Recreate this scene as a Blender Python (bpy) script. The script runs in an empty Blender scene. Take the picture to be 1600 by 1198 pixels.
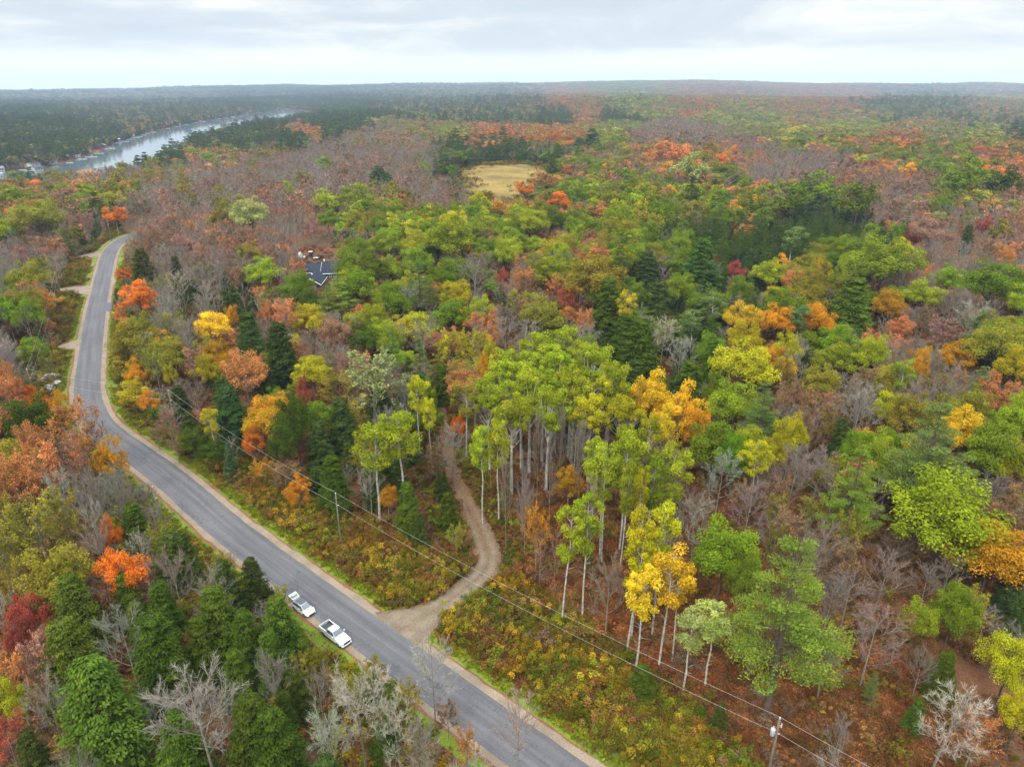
import bpy, bmesh, math, random
import numpy as np
from mathutils import Vector, Matrix
random.seed(7)
RNG = np.random.default_rng(11)
R = math.radians
sc = bpy.context.scene
C = sc.collection

# ------------------------------------------------------------------ camera
F = 1100.0; PITCH = 23.0; CAMH = 80.0          # focal length in photo pixels, degrees below the horizon, metres above the road
cam = bpy.data.cameras.new('camera'); cam.sensor_width = 36; cam.sensor_fit = 'HORIZONTAL'
cam.lens = F/1600*36; cam.clip_start = 1; cam.clip_end = 60000
camo = bpy.data.objects.new('camera', cam); C.objects.link(camo)
camo.location = (0, 0, CAMH); camo.rotation_euler = (R(90-PITCH), 0, 0)
sc.camera = camo

# ------------------------------------------------------------------ sky, sun, exposure
SUN_EL, SUN_AZ = 48.0, 205.0
w = bpy.data.worlds.new('World'); sc.world = w; w.use_nodes = True
nt = w.node_tree; nt.nodes.clear()
def N(t, ty, **k):
    n = t.nodes.new(ty)
    for a, b in k.items(): setattr(n, a, b)
    return n
def math_(t, op, a, b=None, clamp=False):
    n = t.nodes.new('ShaderNodeMath'); n.operation = op; n.use_clamp = clamp
    for i, x in enumerate((a, b)):
        if x is None: continue
        if isinstance(x, (int, float)): n.inputs[i].default_value = x
        else: t.links.new(x, n.inputs[i])
    return n.outputs[0]
def mixc(t, f, a, b, mode='MIX'):
    n = t.nodes.new('ShaderNodeMix'); n.data_type = 'RGBA'; n.blend_type = mode
    for i, x in ((0, f), (6, a), (7, b)):
        if isinstance(x, (int, float)): n.inputs[i].default_value = x
        elif isinstance(x, tuple): n.inputs[i].default_value = (*x[:3], 1)
        else: t.links.new(x, n.inputs[i])
    return n.outputs[2]
def ramp(t, fac, stops):
    n = t.nodes.new('ShaderNodeValToRGB'); e = n.color_ramp.elements
    while len(e) < len(stops): e.new(0.5)
    for i, (p, c) in enumerate(stops):
        e[i].position = p; e[i].color = (*c, 1) if len(c) == 3 else c
    t.links.new(fac, n.inputs[0]); return n.outputs[0]
def lin(r, g, b, k=1.0):
    f = lambda c: (c/255/12.92 if c/255 <= .04045 else ((c/255+.055)/1.055)**2.4)*k
    return (f(r), f(g), f(b))
sky = N(nt, 'ShaderNodeTexSky', sky_type='NISHITA', sun_disc=False)
sky.sun_elevation = R(SUN_EL); sky.sun_rotation = R(SUN_AZ); sky.air_density = 1; sky.dust_density = 3
tc = N(nt, 'ShaderNodeTexCoord'); sx = N(nt, 'ShaderNodeSeparateXYZ'); nt.links.new(tc.outputs['Generated'], sx.inputs[0])
zup = math_(nt, 'MAXIMUM', sx.outputs[2], 0.0)
den = math_(nt, 'ADD', zup, 0.11)
cx = N(nt, 'ShaderNodeCombineXYZ')
nt.links.new(math_(nt, 'DIVIDE', sx.outputs[0], den), cx.inputs[0]); nt.links.new(math_(nt, 'DIVIDE', sx.outputs[1], den), cx.inputs[1])
mp = N(nt, 'ShaderNodeMapping'); mp.inputs['Scale'].default_value = (3.6, 3.6, 19); mp.inputs['Location'].default_value = (3.1, 1.7, 0)
nt.links.new(tc.outputs['Generated'], mp.inputs[0])
cn = N(nt, 'ShaderNodeTexNoise'); cn.inputs['Scale'].default_value = 1.0; cn.inputs['Detail'].default_value = 9; cn.inputs['Roughness'].default_value = .58; cn.inputs['Distortion'].default_value = .5
nt.links.new(mp.outputs[0], cn.inputs[0])
cloud = ramp(nt, cn.outputs[0], [(.34, lin(198, 208, 216)), (.46, lin(208, 216, 222)), (.54, lin(226, 229, 230)), (.62, lin(244, 243, 240))])
hz = math_(nt, 'MULTIPLY', zup, 16.0, clamp=True)                        # the pale band that lies along the horizon
hz2 = ramp(nt, hz, [(0, (1, 1, 1)), (.42, (.9, .9, .9)), (.7, (.1, .1, .1)), (1, (0, 0, 0))])
cloud = mixc(nt, hz2, cloud, (1.0, 1.0, .98))
grad = math_(nt, 'ADD', math_(nt, 'MULTIPLY', math_(nt, 'MULTIPLY', zup, zup), 3.2), .72)             # an overcast sky is brighter overhead
bg1 = N(nt, 'ShaderNodeBackground'); nt.links.new(cloud, bg1.inputs[0]); nt.links.new(grad, bg1.inputs[1])
bg2 = N(nt, 'ShaderNodeBackground'); nt.links.new(sky.outputs[0], bg2.inputs[0]); bg2.inputs[1].default_value = .07
mx = N(nt, 'ShaderNodeMixShader'); mx.inputs[0].default_value = .10
nt.links.new(bg1.outputs[0], mx.inputs[1]); nt.links.new(bg2.outputs[0], mx.inputs[2])
wo = N(nt, 'ShaderNodeOutputWorld'); nt.links.new(mx.outputs[0], wo.inputs[0])
w.cycles.sampling_method = 'AUTOMATIC'
sl = bpy.data.lights.new('sun', 'SUN'); sl.energy = 1.5; sl.angle = R(12); sl.color = (1, .93, .82)
so = bpy.data.objects.new('sun', sl); C.objects.link(so)
so.rotation_euler = (R(90-SUN_EL), 0, R(180-SUN_AZ+360))
sc.view_settings.view_transform = 'Standard'; sc.view_settings.look = 'None'
sc.view_settings.exposure = 0.76; sc.view_settings.gamma = 1; sc.view_settings.use_curve_mapping = False
sc.cycles.max_bounces = 5; sc.cycles.diffuse_bounces = 2; sc.cycles.glossy_bounces = 2; sc.cycles.transmission_bounces = 3
sc.cycles.volume_bounces = 1; sc.cycles.transparent_max_bounces = 6; sc.cycles.use_denoising = True
sc.cycles.caustics_reflective = False; sc.cycles.caustics_refractive = False

# ------------------------------------------------------------------ geometry helpers
CP, SP = math.cos(R(PITCH)), math.sin(R(PITCH))
def at(u, v, z=0.0):
    """where the sight line through photo pixel (u, v) meets height z"""
    y = (v-599)/F; den = SP+y*CP; q = CAMH-z
    return ((u-800)/F/den*q, (CP-y*SP)/den*q)
def proj(x, y, z):
    q = CAMH-z; d = y*CP+q*SP; up = y*SP-q*CP
    return 800+F*x/d, 599-F*up/d, d
def sstep(a, b, x):
    t = np.clip((x-a)/(b-a), 0, 1); return t*t*(3-2*t)
_perm = np.random.default_rng(5).random((256, 256))
def vn(x, y):
    x = np.asarray(x, float); y = np.asarray(y, float)
    i = np.floor(x).astype(int); j = np.floor(y).astype(int); fx = x-i; fy = y-j
    fx = fx*fx*(3-2*fx); fy = fy*fy*(3-2*fy)
    g = lambda a, b: _perm[a % 256, b % 256]
    return (g(i, j)*(1-fx)+g(i+1, j)*fx)*(1-fy)+(g(i, j+1)*(1-fx)+g(i+1, j+1)*fx)*fy
def fbm(x, y, o=4):
    s = 0; a = .5
    for k in range(o): s = s+a*(vn(x*2**k+17*k, y*2**k+9*k)-.5)*2; a *= .5
    return s
def smooth_line(pts, step=1.5):
    """Catmull-Rom through pts, resampled"""
    P = np.array(pts, float); Q = np.vstack([2*P[0]-P[1], P, 2*P[-1]-P[-2]]); out = []
    for i in range(1, len(Q)-2):
        n = max(2, int(np.linalg.norm(Q[i+1]-Q[i])/step))
        for t in np.linspace(0, 1, n, endpoint=False):
            a, b, c, d = Q[i-1], Q[i], Q[i+1], Q[i+2]
            out.append(.5*((2*b)+(-a+c)*t+(2*a-5*b+4*c-d)*t*t+(-a+3*b-3*c+d)*t**3))
    out.append(P[-1]); out = np.array(out)
    for _ in range(6): out[1:-1] = (out[:-2]+2*out[1:-1]+out[2:])/4
    return out
def normals(L):
    d = np.gradient(L, axis=0); d /= np.linalg.norm(d, axis=1)[:, None]+1e-9
    return np.stack([d[:, 1], -d[:, 0]], 1)              # to the right of travel
HALF = 3.35
redge = [(1110, 1330), (1010, 1260), (922, 1198), (782, 1100), (654, 1010), (540, 930), (495, 898), (399, 829), (350, 790), (300, 747), (235, 700), (180, 662),
         (160, 625), (157, 600), (160, 550), (164, 500), (171.5, 450), (180, 403), (189, 385), (207, 372), (238, 362), (285, 354)]
RE = smooth_line([at(*p) for p in redge], 2.0)
ROAD = RE-normals(RE)*HALF                                # travels away from the camera; right edge known, so step left
for _ in range(8): ROAD[1:-1] = (ROAD[:-2]+2*ROAD[1:-1]+ROAD[2:])/4
TRACK = smooth_line([at(*p) for p in [(606, 990), (650, 972), (700, 940), (742, 908), (765, 886), (762, 862), (748, 825), (732, 790), (716, 760), (704, 722), (697, 685), (690, 640), (684, 600)]], 1.2)
def dline(x, y, L):
    x = np.atleast_1d(x); y = np.atleast_1d(y)
    Ls = L[::2]; best = np.full(x.shape, 1e18); side = np.zeros(x.shape); nn = normals(Ls)
    for (a, b), (n0, n1) in zip(Ls, nn):
        d = (x-a)**2+(y-b)**2; m = d < best; best = np.where(m, d, best); side = np.where(m, (x-a)*n0+(y-b)*n1, side)
    return np.sqrt(best), side
LAKEZ = -14.0
w_sh = [(-330, 284), (-150, 278), (0, 271), (80, 261), (150, 239), (188, 221), (250, 203), (320, 189), (385, 180), (440, 172), (426, 168.5)]
e_sh = [(506, 169), (494, 173), (425, 184), (365, 194), (300, 212), (255, 236), (205, 256), (140, 266), (90, 270), (0, 284), (-150, 296), (-330, 308)]
LAKE = np.array([at(u, v, LAKEZ) for u, v in w_sh]+[at(u, v, LAKEZ+(14 if u < 330 else 18)) for u, v in e_sh])    # the near shore is hidden by the trees that stand on it
def inpoly(x, y, P):
    x = np.asarray(x, float); y = np.asarray(y, float); r = np.zeros(x.shape, bool); n = len(P)
    for i in range(n):
        x1, y1 = P[i]; x2, y2 = P[(i+1) % n]
        c = (y1 > y) != (y2 > y)
        with np.errstate(divide='ignore', invalid='ignore'): r ^= c & (x < (x2-x1)*(y-y1)/(y2-y1+1e-12)+x1)
    return r
def dpoly(x, y, P):
    d = np.full(np.shape(x), 1e18); n = len(P)
    for i in range(n):
        a = np.array(P[i]); b = np.array(P[(i+1) % n]); v = b-a; L = v@v+1e-9
        t = np.clip(((x-a[0])*v[0]+(y-a[1])*v[1])/L, 0, 1)
        d = np.minimum(d, (x-a[0]-t*v[0])**2+(y-a[1]-t*v[1])**2)
    return np.sqrt(d)
MARSH = smooth_line([at(u, v, 0) for u, v in [(705, 272), (735, 256), (800, 253), (882, 258), (866, 276), (836, 299), (815, 335), (770, 350), (738, 325), (722, 290), (705, 272)]], 42.0)[:-1]
_a = np.linspace(0, 14, len(MARSH)); MARSH = MARSH+(MARSH-MARSH.mean(0))*(.16*fbm(_a, _a*0+4, 3))[:, None]
hor_u = [-400, 0, 190, 350, 500, 640, 760, 850, 920, 1000, 1090, 1190, 1240, 1330, 1450, 1600, 2000]
hor_v = [145, 143, 140, 137, 136, 133, 132, 132, 129.5, 128.5, 128.5, 130.5, 132, 131.5, 133, 133, 135]
def terrain(x, y):
    x = np.asarray(x, float); y = np.asarray(y, float); r = np.hypot(x, y)
    a = sstep(330, 900, r)
    z = a*(fbm(x/420+3.3, y/420+8.1, 4)*15+3)
    z = z+a*fbm(x/1500+1.7, y/1500+4.2, 3)*sstep(600, 2500, r)*52
    u = 800+F*x/np.maximum(y*CP, 1)*1.0
    ylk = np.interp(u, [0, 190, 300, 430, 520], [900, 1300, 1900, 2900, 3000])          # the ground falls towards the lake
    z = z*(1-.85*sstep(-.08, .14, -x/np.maximum(y, 1))*(1-sstep(ylk+150, ylk+900, y)))
    hv = np.interp(u, hor_u, hor_v)
    ridge = CAMH+(133-hv)/F*8200-16
    k = sstep(3300, 8200, y)
    z = z*(1-.6*k)+k*(ridge+fbm(x/800+2.2, y/800+6.6, 4)*26)
    k2 = sstep(1600, 3000, y)*(1-sstep(3000, 4300, y))*sstep(-.2, .3, x/np.maximum(y, 1))
    z = z+k2*10
    z = z*(1-.92*(1-sstep(60, 170, dpoly(x, y, MARSH)))*(1-inpoly(x, y, MARSH)))*np.where(inpoly(x, y, MARSH), 0, 1)
    ins = inpoly(x, y, LAKE); d = dpoly(x, y, LAKE)
    near = 1-sstep(0, 260, d)
    z = np.where(ins, LAKEZ-1.0-np.minimum(d*.08, 6), z*(1-near)+near*(LAKEZ+1.2))
    return z

class MB:
    """collects polygons (any size), with a material slot and a shade value for each"""
    def __init__(s): s.v = []; s.n = 0; s.f = []; s.m = []; s.sh = []
    def add(s, verts, faces, mat=0, shade=.5):
        verts = np.asarray(verts, float); s.v.append(verts)
        faces = np.asarray(faces) if not isinstance(faces, list) else faces
        if isinstance(faces, np.ndarray): faces = [faces]
        else:
            g = {}
            for q in faces: g.setdefault(len(q), []).append(q)
            faces = [np.array(q) for q in g.values()]
        for fa in faces:
            s.f.append(fa+s.n); s.m.append(np.full(len(fa), mat)); s.sh.append(np.broadcast_to(np.asarray(shade, float), (len(fa),)) if np.ndim(shade) == 0 or len(np.atleast_1d(shade)) == len(fa) else np.full(len(fa), .5))
        s.n += len(verts); return s
    def box(s, c, h, mat=0, rz=0, taper=1.0, shade=.5):
        x, y, z = h; P = np.array([(sx*x*(taper if sz > 0 else 1), sy*y*(taper if sz > 0 else 1), sz*z) for sz in (-1, 1) for sx, sy in ((-1, -1), (1, -1), (1, 1), (-1, 1))], float)
        ca, sa = math.cos(rz), math.sin(rz); Q = P.copy(); Q[:, 0] = P[:, 0]*ca-P[:, 1]*sa; Q[:, 1] = P[:, 0]*sa+P[:, 1]*ca
        return s.add(Q+np.array(c), [(0, 3, 2, 1), (4, 5, 6, 7), (0, 1, 5, 4), (1, 2, 6, 5), (2, 3, 7, 6), (3, 0, 4, 7)], mat, shade)
    def tube(s, P, rad, n=5, mat=0, shade=.5, cap=True):
        P = np.asarray(P, float); rad = np.broadcast_to(rad, (len(P),)); d = np.gradient(P, axis=0); d /= np.linalg.norm(d, axis=1)[:, None]+1e-9
        ref = np.array((0, 0, 1.)) if abs(d[:, 2]).mean() < .8 else np.array((1., 0, 0))
        a = np.cross(d, ref); a /= np.linalg.norm(a, axis=1)[:, None]+1e-9; b = np.cross(d, a)
        th = np.arange(n)/n*2*math.pi
        V = P[:, None]+rad[:, None, None]*(a[:, None]*np.cos(th)[None, :, None]+b[:, None]*np.sin(th)[None, :, None])
        k = len(P); i = np.arange(k-1)[:, None]*n; j = np.arange(n)[None]; j2 = (j+1) % n
        fq = np.stack([i+j, i+j2, i+n+j2, i+n+j], -1).reshape(-1, 4)
        base = s.n; s.add(V.reshape(-1, 3), fq, mat, shade)
        if cap:
            s.f.append(np.array([np.arange(n)+base+(k-1)*n])); s.m.append(np.array([mat])); s.sh.append(np.array([.5]))
            s.f.append(np.array([np.arange(n)[::-1]+base])); s.m.append(np.array([mat])); s.sh.append(np.array([.5]))
        return s
    def mesh(s, name, mats, smooth=False):
        me = bpy.data.meshes.new(name)
        V = np.concatenate(s.v); me.vertices.add(len(V)); me.vertices.foreach_set('co', V.astype(np.float32).ravel())
        nl = sum(f.size for f in s.f); nf = sum(len(f) for f in s.f)
        me.loops.add(nl); me.polygons.add(nf)
        me.loops.foreach_set('vertex_index', np.concatenate([f.ravel() for f in s.f]).astype(np.int32))
        sizes = np.concatenate([np.full(len(f), f.shape[1]) for f in s.f]); st = np.concatenate([[0], np.cumsum(sizes)[:-1]])
        me.polygons.foreach_set('loop_start', st.astype(np.int32))
        me.polygons.foreach_set('material_index', np.concatenate(s.m).astype(np.int32))
        me.polygons.foreach_set('use_smooth', np.full(nf, smooth))
        a = me.attributes.new('shade', 'FLOAT', 'FACE'); a.data.foreach_set('value', np.concatenate(s.sh).astype(np.float32))
        for m in (mats if isinstance(mats, (list, tuple)) else [mats]): me.materials.append(m)
        me.update(calc_edges=True); return me
    def obj(s, name, mats, parent=None, smooth=False, loc=None):
        o = bpy.data.objects.new(name, s.mesh(name, mats, smooth)); C.objects.link(o)
        if parent: o.parent = parent
        if loc is not None: o.location = loc
        return o
def tag(o, label=None, cat=None, group=None, kind=None):
    for k, v in (('label', label), ('category', cat), ('group', group), ('kind', kind)):
        if v: o[k] = v
    return o
def empty(name, loc, rz=0, label=None, cat=None, group=None):
    o = bpy.data.objects.new(name, None); C.objects.link(o); o.location = loc; o.rotation_euler = (0, 0, rz); o.empty_display_size = 1
    return tag(o, label, cat, group)

# ------------------------------------------------------------------ materials
def mat(name, col=(.5, .5, .5), rough=.7, metal=0, spec=.4, noise=0, nscale=5, col2=None, bump=0, coat=0):
    m = bpy.data.materials.new(name); m.use_nodes = True; t = m.node_tree; b = t.nodes['Principled BSDF']
    b.inputs['Roughness'].default_value = rough; b.inputs['Metallic'].default_value = metal; b.inputs['Specular IOR Level'].default_value = spec
    b.inputs['Base Color'].default_value = (*col, 1); b.inputs['Coat Weight'].default_value = coat
    if noise or col2 or bump:
        g = N(t, 'ShaderNodeNewGeometry') if False else N(t, 'ShaderNodeTexCoord')
        n = N(t, 'ShaderNodeTexNoise'); n.inputs['Scale'].default_value = nscale; n.inputs['Detail'].default_value = 5
        t.links.new(g.outputs['Object'], n.inputs[0])
        c2 = col2 or tuple(c*(1-noise) for c in col)
        t.links.new(mixc(t, ramp(t, n.outputs[0], [(.35, (0, 0, 0)), (.65, (1, 1, 1))]), col, c2), b.inputs['Base Color'])
        if bump:
            bp = N(t, 'ShaderNodeBump'); bp.inputs['Strength'].default_value = bump; t.links.new(n.outputs[0], bp.inputs['Height']); t.links.new(bp.outputs[0], b.inputs['Normal'])
    return m
def leaf_mat(name, trans=.3, lo=.62, hi=1.4, vary=.22, warm=(1.16, .97, .7)):
    m = bpy.data.materials.new(name); m.use_nodes = True; t = m.node_tree; t.nodes.clear()
    a = N(t, 'ShaderNodeAttribute', attribute_type='INSTANCER', attribute_name='tint')
    s = N(t, 'ShaderNodeAttribute', attribute_type='GEOMETRY', attribute_name='shade')
    k = math_(t, 'ADD', math_(t, 'MULTIPLY', s.outputs['Fac'], hi-lo), lo)
    vm = N(t, 'ShaderNodeVectorMath', operation='SCALE'); t.links.new(a.outputs['Vector'], vm.inputs[0]); t.links.new(k, vm.inputs['Scale'])
    oi = N(t, 'ShaderNodeObjectInfo')
    g = N(t, 'ShaderNodeNewGeometry'); n = N(t, 'ShaderNodeTexNoise'); n.inputs['Scale'].default_value = .16; n.inputs['Detail'].default_value = 2
    t.links.new(g.outputs['Position'], n.inputs[0])
    f = math_(t, 'MULTIPLY', ramp(t, n.outputs[0], [(.42, (0, 0, 0)), (.62, (1, 1, 1))]), vary)
    c = mixc(t, math_(t, 'ADD', f, math_(t, 'MULTIPLY', math_(t, 'SUBTRACT', s.outputs['Fac'], .35), .75), True), vm.outputs[0], mixc(t, 1.0, vm.outputs[0], warm, 'MULTIPLY'))
    d = N(t, 'ShaderNodeBsdfDiffuse'); tr = N(t, 'ShaderNodeBsdfTranslucent'); ms = N(t, 'ShaderNodeMixShader'); ms.inputs[0].default_value = trans
    t.links.new(c, d.inputs[0]); t.links.new(c, tr.inputs[0]); t.links.new(d.outputs[0], ms.inputs[1]); t.links.new(tr.outputs[0], ms.inputs[2])
    o = N(t, 'ShaderNodeOutputMaterial'); t.links.new(ms.outputs[0], o.inputs[0]); return m
M = {}
M['leaf'] = leaf_mat('broad_leaves', .22, .5, 1.45)
M['needle'] = leaf_mat('needles', .12, .55, 1.5, .3, (1.2, 1.0, .75))
M['brush'] = leaf_mat('brush_leaves', .2, .55, 1.45, .4, (1.3, .85, .6))
M['bark'] = mat('bark_grey_brown', lin(142, 133, 120), .9, noise=.5, nscale=2, bump=.3)
M['bark_dark'] = mat('bark_dark', lin(96, 82, 68), .9, noise=.5, nscale=2)
M['bark_pale'] = mat('bark_pale', lin(190, 186, 172), .85, noise=.55, nscale=1.2)
M['bark_dead'] = mat('bark_dead', lin(188, 184, 176), .85, noise=.3, nscale=1.2)
def twig_mat():
    m = bpy.data.materials.new('twig_bark'); m.use_nodes = True; t = m.node_tree; b = t.nodes['Principled BSDF']; b.inputs['Roughness'].default_value = .9; b.inputs['Specular IOR Level'].default_value = .2
    a = N(t, 'ShaderNodeAttribute', attribute_type='INSTANCER', attribute_name='tint')
    t.links.new(a.outputs['Color'], b.inputs['Base Color']); return m
M['twig'] = twig_mat()

def ground_mat():
    m = bpy.data.materials.new('forest_floor'); m.use_nodes = True; t = m.node_tree; b = t.nodes['Principled BSDF']; b.inputs['Roughness'].default_value = .95; b.inputs['Specular IOR Level'].default_value = .15
    g = N(t, 'ShaderNodeNewGeometry')
    def nz(s, d=5, r=.6):
        n = N(t, 'ShaderNodeTexNoise'); n.inputs['Scale'].default_value = s; n.inputs['Detail'].default_value = d; n.inputs['Roughness'].default_value = r
        t.links.new(g.outputs['Position'], n.inputs[0]); return n.outputs[0]
    fine = ramp(t, nz(1.6, 10, .85), [(.30, lin(44, 32, 24)), (.44, lin(88, 56, 36)), (.54, lin(116, 72, 42)), (.64, lin(140, 86, 48)), (.76, lin(158, 120, 86))])
    brown = ramp(t, nz(3.1, 8, .75), [(.32, lin(40, 32, 24)), (.5, lin(88, 66, 50)), (.72, lin(128, 102, 80))])
    green = ramp(t, nz(1.7, 8, .75), [(.32, lin(44, 46, 22)), (.5, lin(92, 90, 38)), (.7, lin(128, 118, 52))])
    c = mixc(t, ramp(t, nz(.045, 4), [(.36, (0, 0, 0)), (.54, (1, 1, 1))]), fine, brown)
    c = mixc(t, ramp(t, nz(.11, 5), [(.54, (0, 0, 0)), (.66, (.7, .7, .7))]), c, green)
    t.links.new(c, b.inputs['Base Color'])
    bp = N(t, 'ShaderNodeBump'); bp.inputs['Strength'].default_value = .5; bp.inputs['Distance'].default_value = .12; t.links.new(nz(2.2, 9, .8), bp.inputs['Height']); t.links.new(bp.outputs[0], b.inputs['Normal'])
    return m
def layered(name, stops, s1, s2=.3, dark=.8, rough=.9, bump=.4, det=8):
    m = bpy.data.materials.new(name); m.use_nodes = True; t = m.node_tree; b = t.nodes['Principled BSDF']; b.inputs['Roughness'].default_value = rough; b.inputs['Specular IOR Level'].default_value = .25
    g = N(t, 'ShaderNodeNewGeometry')
    def nz(s, d=det, r=.7):
        n = N(t, 'ShaderNodeTexNoise'); n.inputs['Scale'].default_value = s; n.inputs['Detail'].default_value = d; n.inputs['Roughness'].default_value = r
        t.links.new(g.outputs['Position'], n.inputs[0]); return n.outputs[0]
    a = nz(s1); c = ramp(t, a, stops)
    k = ramp(t, nz(s2, 4, .5), [(.35, (dark,)*3), (.65, (1, 1, 1))])
    t.links.new(mixc(t, 1.0, c, k, 'MULTIPLY'), b.inputs['Base Color'])
    bp = N(t, 'ShaderNodeBump'); bp.inputs['Strength'].default_value = bump; bp.inputs['Distance'].default_value = .05; t.links.new(a, bp.inputs['Height']); t.links.new(bp.outputs[0], b.inputs['Normal'])
    return m
M['ground'] = ground_mat()
M['gravel'] = layered('gravel', [(.3, lin(96, 84, 70)), (.5, lin(130, 115, 98)), (.72, lin(156, 142, 124))], 8, .3, .78, bump=.2)
M['track'] = layered('track_gravel', [(.3, lin(92, 76, 62)), (.5, lin(122, 106, 90)), (.72, lin(150, 136, 120))], 7.5, .45, .72, bump=.2)
def rutted():
    m = layered('track_gravel', [(.3, lin(94, 84, 70)), (.5, lin(118, 106, 90)), (.72, lin(146, 134, 116))], 5.5, .45, .7, bump=.3); t = m.node_tree; b = t.nodes['Principled BSDF']; base = b.inputs['Base Color'].links[0].from_socket
    uv = N(t, 'ShaderNodeUVMap'); uv.uv_map = 'UVMap'; sp = N(t, 'ShaderNodeSeparateXYZ'); t.links.new(uv.outputs[0], sp.inputs[0]); g = N(t, 'ShaderNodeNewGeometry')
    n = N(t, 'ShaderNodeTexNoise'); n.inputs['Scale'].default_value = .9; n.inputs['Detail'].default_value = 6; t.links.new(g.outputs['Position'], n.inputs[0]); n2 = N(t, 'ShaderNodeTexNoise'); n2.inputs['Scale'].default_value = 6; n2.inputs['Detail'].default_value = 6; t.links.new(g.outputs['Position'], n2.inputs[0])
    au = math_(t, 'ABSOLUTE', sp.outputs[0]); d = math_(t, 'ABSOLUTE', math_(t, 'SUBTRACT', au, .42)); d = math_(t, 'ADD', d, math_(t, 'MULTIPLY', math_(t, 'SUBTRACT', n.outputs[0], .5), .9))
    far = math_(t, 'MULTIPLY', math_(t, 'SUBTRACT', sp.outputs[1], 12.0), .022, clamp=True)      # fewer wheels pass further in, more leaves lie
    k = math_(t, 'ADD', math_(t, 'MULTIPLY', d, 1.5), math_(t, 'SUBTRACT', far, .22)); k = math_(t, 'MULTIPLY', k, 1.3, clamp=True)
    lf = ramp(t, n2.outputs[0], [(.35, lin(62, 50, 38)), (.5, lin(98, 76, 56)), (.62, lin(122, 92, 66)), (.72, lin(98, 98, 52))])
    t.links.new(mixc(t, k, base, lf), b.inputs['Base Color']); return m
M['track'] = rutted()
M['grass'] = layered('verge_grass', [(.3, lin(72, 82, 26)), (.5, lin(104, 122, 30)), (.72, lin(132, 142, 56))], 4.5, .12, .62)
M['marsh'] = layered('marsh_reeds', [(.3, lin(96, 86, 36)), (.5, lin(132, 110, 48)), (.7, lin(158, 128, 60))], .35, .035, .5, bump=.05)
M['litter'] = layered('leaf_litter', [(.32, lin(78, 52, 36)), (.5, lin(116, 78, 54)), (.7, lin(142, 106, 80))], 6.4, .4, .8)

def asphalt_mat():
    m = bpy.data.materials.new('asphalt'); m.use_nodes = True; t = m.node_tree; b = t.nodes['Principled BSDF']; b.inputs['Roughness'].default_value = .8; b.inputs['Specular IOR Level'].default_value = .35
    at_ = N(t, 'ShaderNodeUVMap'); at_.uv_map = 'UVMap'
    sp = N(t, 'ShaderNodeSeparateXYZ'); t.links.new(at_.outputs[0], sp.inputs[0])       # u: metres across, v: metres along
    g = N(t, 'ShaderNodeNewGeometry')
    def nz(vec, s, d=6, r=.65, sc_=(1, 1, 1)):
        mp = N(t, 'ShaderNodeMapping'); mp.inputs['Scale'].default_value = sc_; t.links.new(vec, mp.inputs[0])
        n = N(t, 'ShaderNodeTexNoise'); n.inputs['Scale'].default_value = s; n.inputs['Detail'].default_value = d; n.inputs['Roughness'].default_value = r
        t.links.new(mp.outputs[0], n.inputs[0]); return n.outputs[0]
    c = ramp(t, nz(g.outputs['Position'], 5, 8, .8), [(.3, lin(72, 72, 75)), (.7, lin(96, 95, 97))])
    k = ramp(t, nz(at_.outputs[0], .5, 5, .6, (1.4, .05, 1)), [(.35, (.74, .74, .76)), (.65, (1.16, 1.15, 1.12))])   # long worn streaks along the lanes
    c = mixc(t, 1.0, c, k, 'MULTIPLY')
    k = ramp(t, nz(at_.outputs[0], .06, 3, .5), [(.35, (.88, .88, .9)), (.65, (1.1, 1.09, 1.08))])
    c = mixc(t, 1.0, c, k, 'MULTIPLY')
    # wheel paths, a little paler
    wv = math_(t, 'SINE', math_(t, 'MULTIPLY', sp.outputs[0], 3.6))
    c = mixc(t, math_(t, 'MULTIPLY', math_(t, 'MAXIMUM', wv, 0.0), .10), c, lin(120, 119, 120))
    # the sealed seam down the middle, wandering cracks
    ctr = math_(t, 'ABSOLUTE', math_(t, 'ADD', sp.outputs[0], math_(t, 'MULTIPLY', math_(t, 'SUBTRACT', nz(at_.outputs[0], .12, 3), .5), .5)))
    c = mixc(t, math_(t, 'MULTIPLY', math_(t, 'LESS_THAN', ctr, .05), .28), c, lin(50, 50, 54))
    vo = N(t, 'ShaderNodeTexVoronoi', feature='DISTANCE_TO_EDGE'); mp = N(t, 'ShaderNodeMapping'); mp.inputs['Scale'].default_value = (.11, .05, 1)
    nn = N(t, 'ShaderNodeTexNoise'); nn.inputs['Scale'].default_value = .5; nn.inputs['Detail'].default_value = 4; t.links.new(at_.outputs[0], nn.inputs[0])
    va = N(t, 'ShaderNodeVectorMath', operation='ADD'); vs = N(t, 'ShaderNodeVectorMath', operation='SCALE'); vs.inputs['Scale'].default_value = 4.0
    t.links.new(nn.outputs[1], vs.inputs[0]); t.links.new(vs.outputs[0], va.inputs[0]); t.links.new(at_.outputs[0], va.inputs[1]); t.links.new(va.outputs[0], mp.inputs[0]); t.links.new(mp.outputs[0], vo.inputs[0]); vo.inputs['Scale'].default_value = 1
    c = mixc(t, math_(t, 'MULTIPLY', math_(t, 'LESS_THAN', vo.outputs['Distance'], .009), .55), c, lin(48, 48, 52))
    t.links.new(c, b.inputs['Base Color'])
    return m
M['asphalt'] = asphalt_mat()
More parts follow.
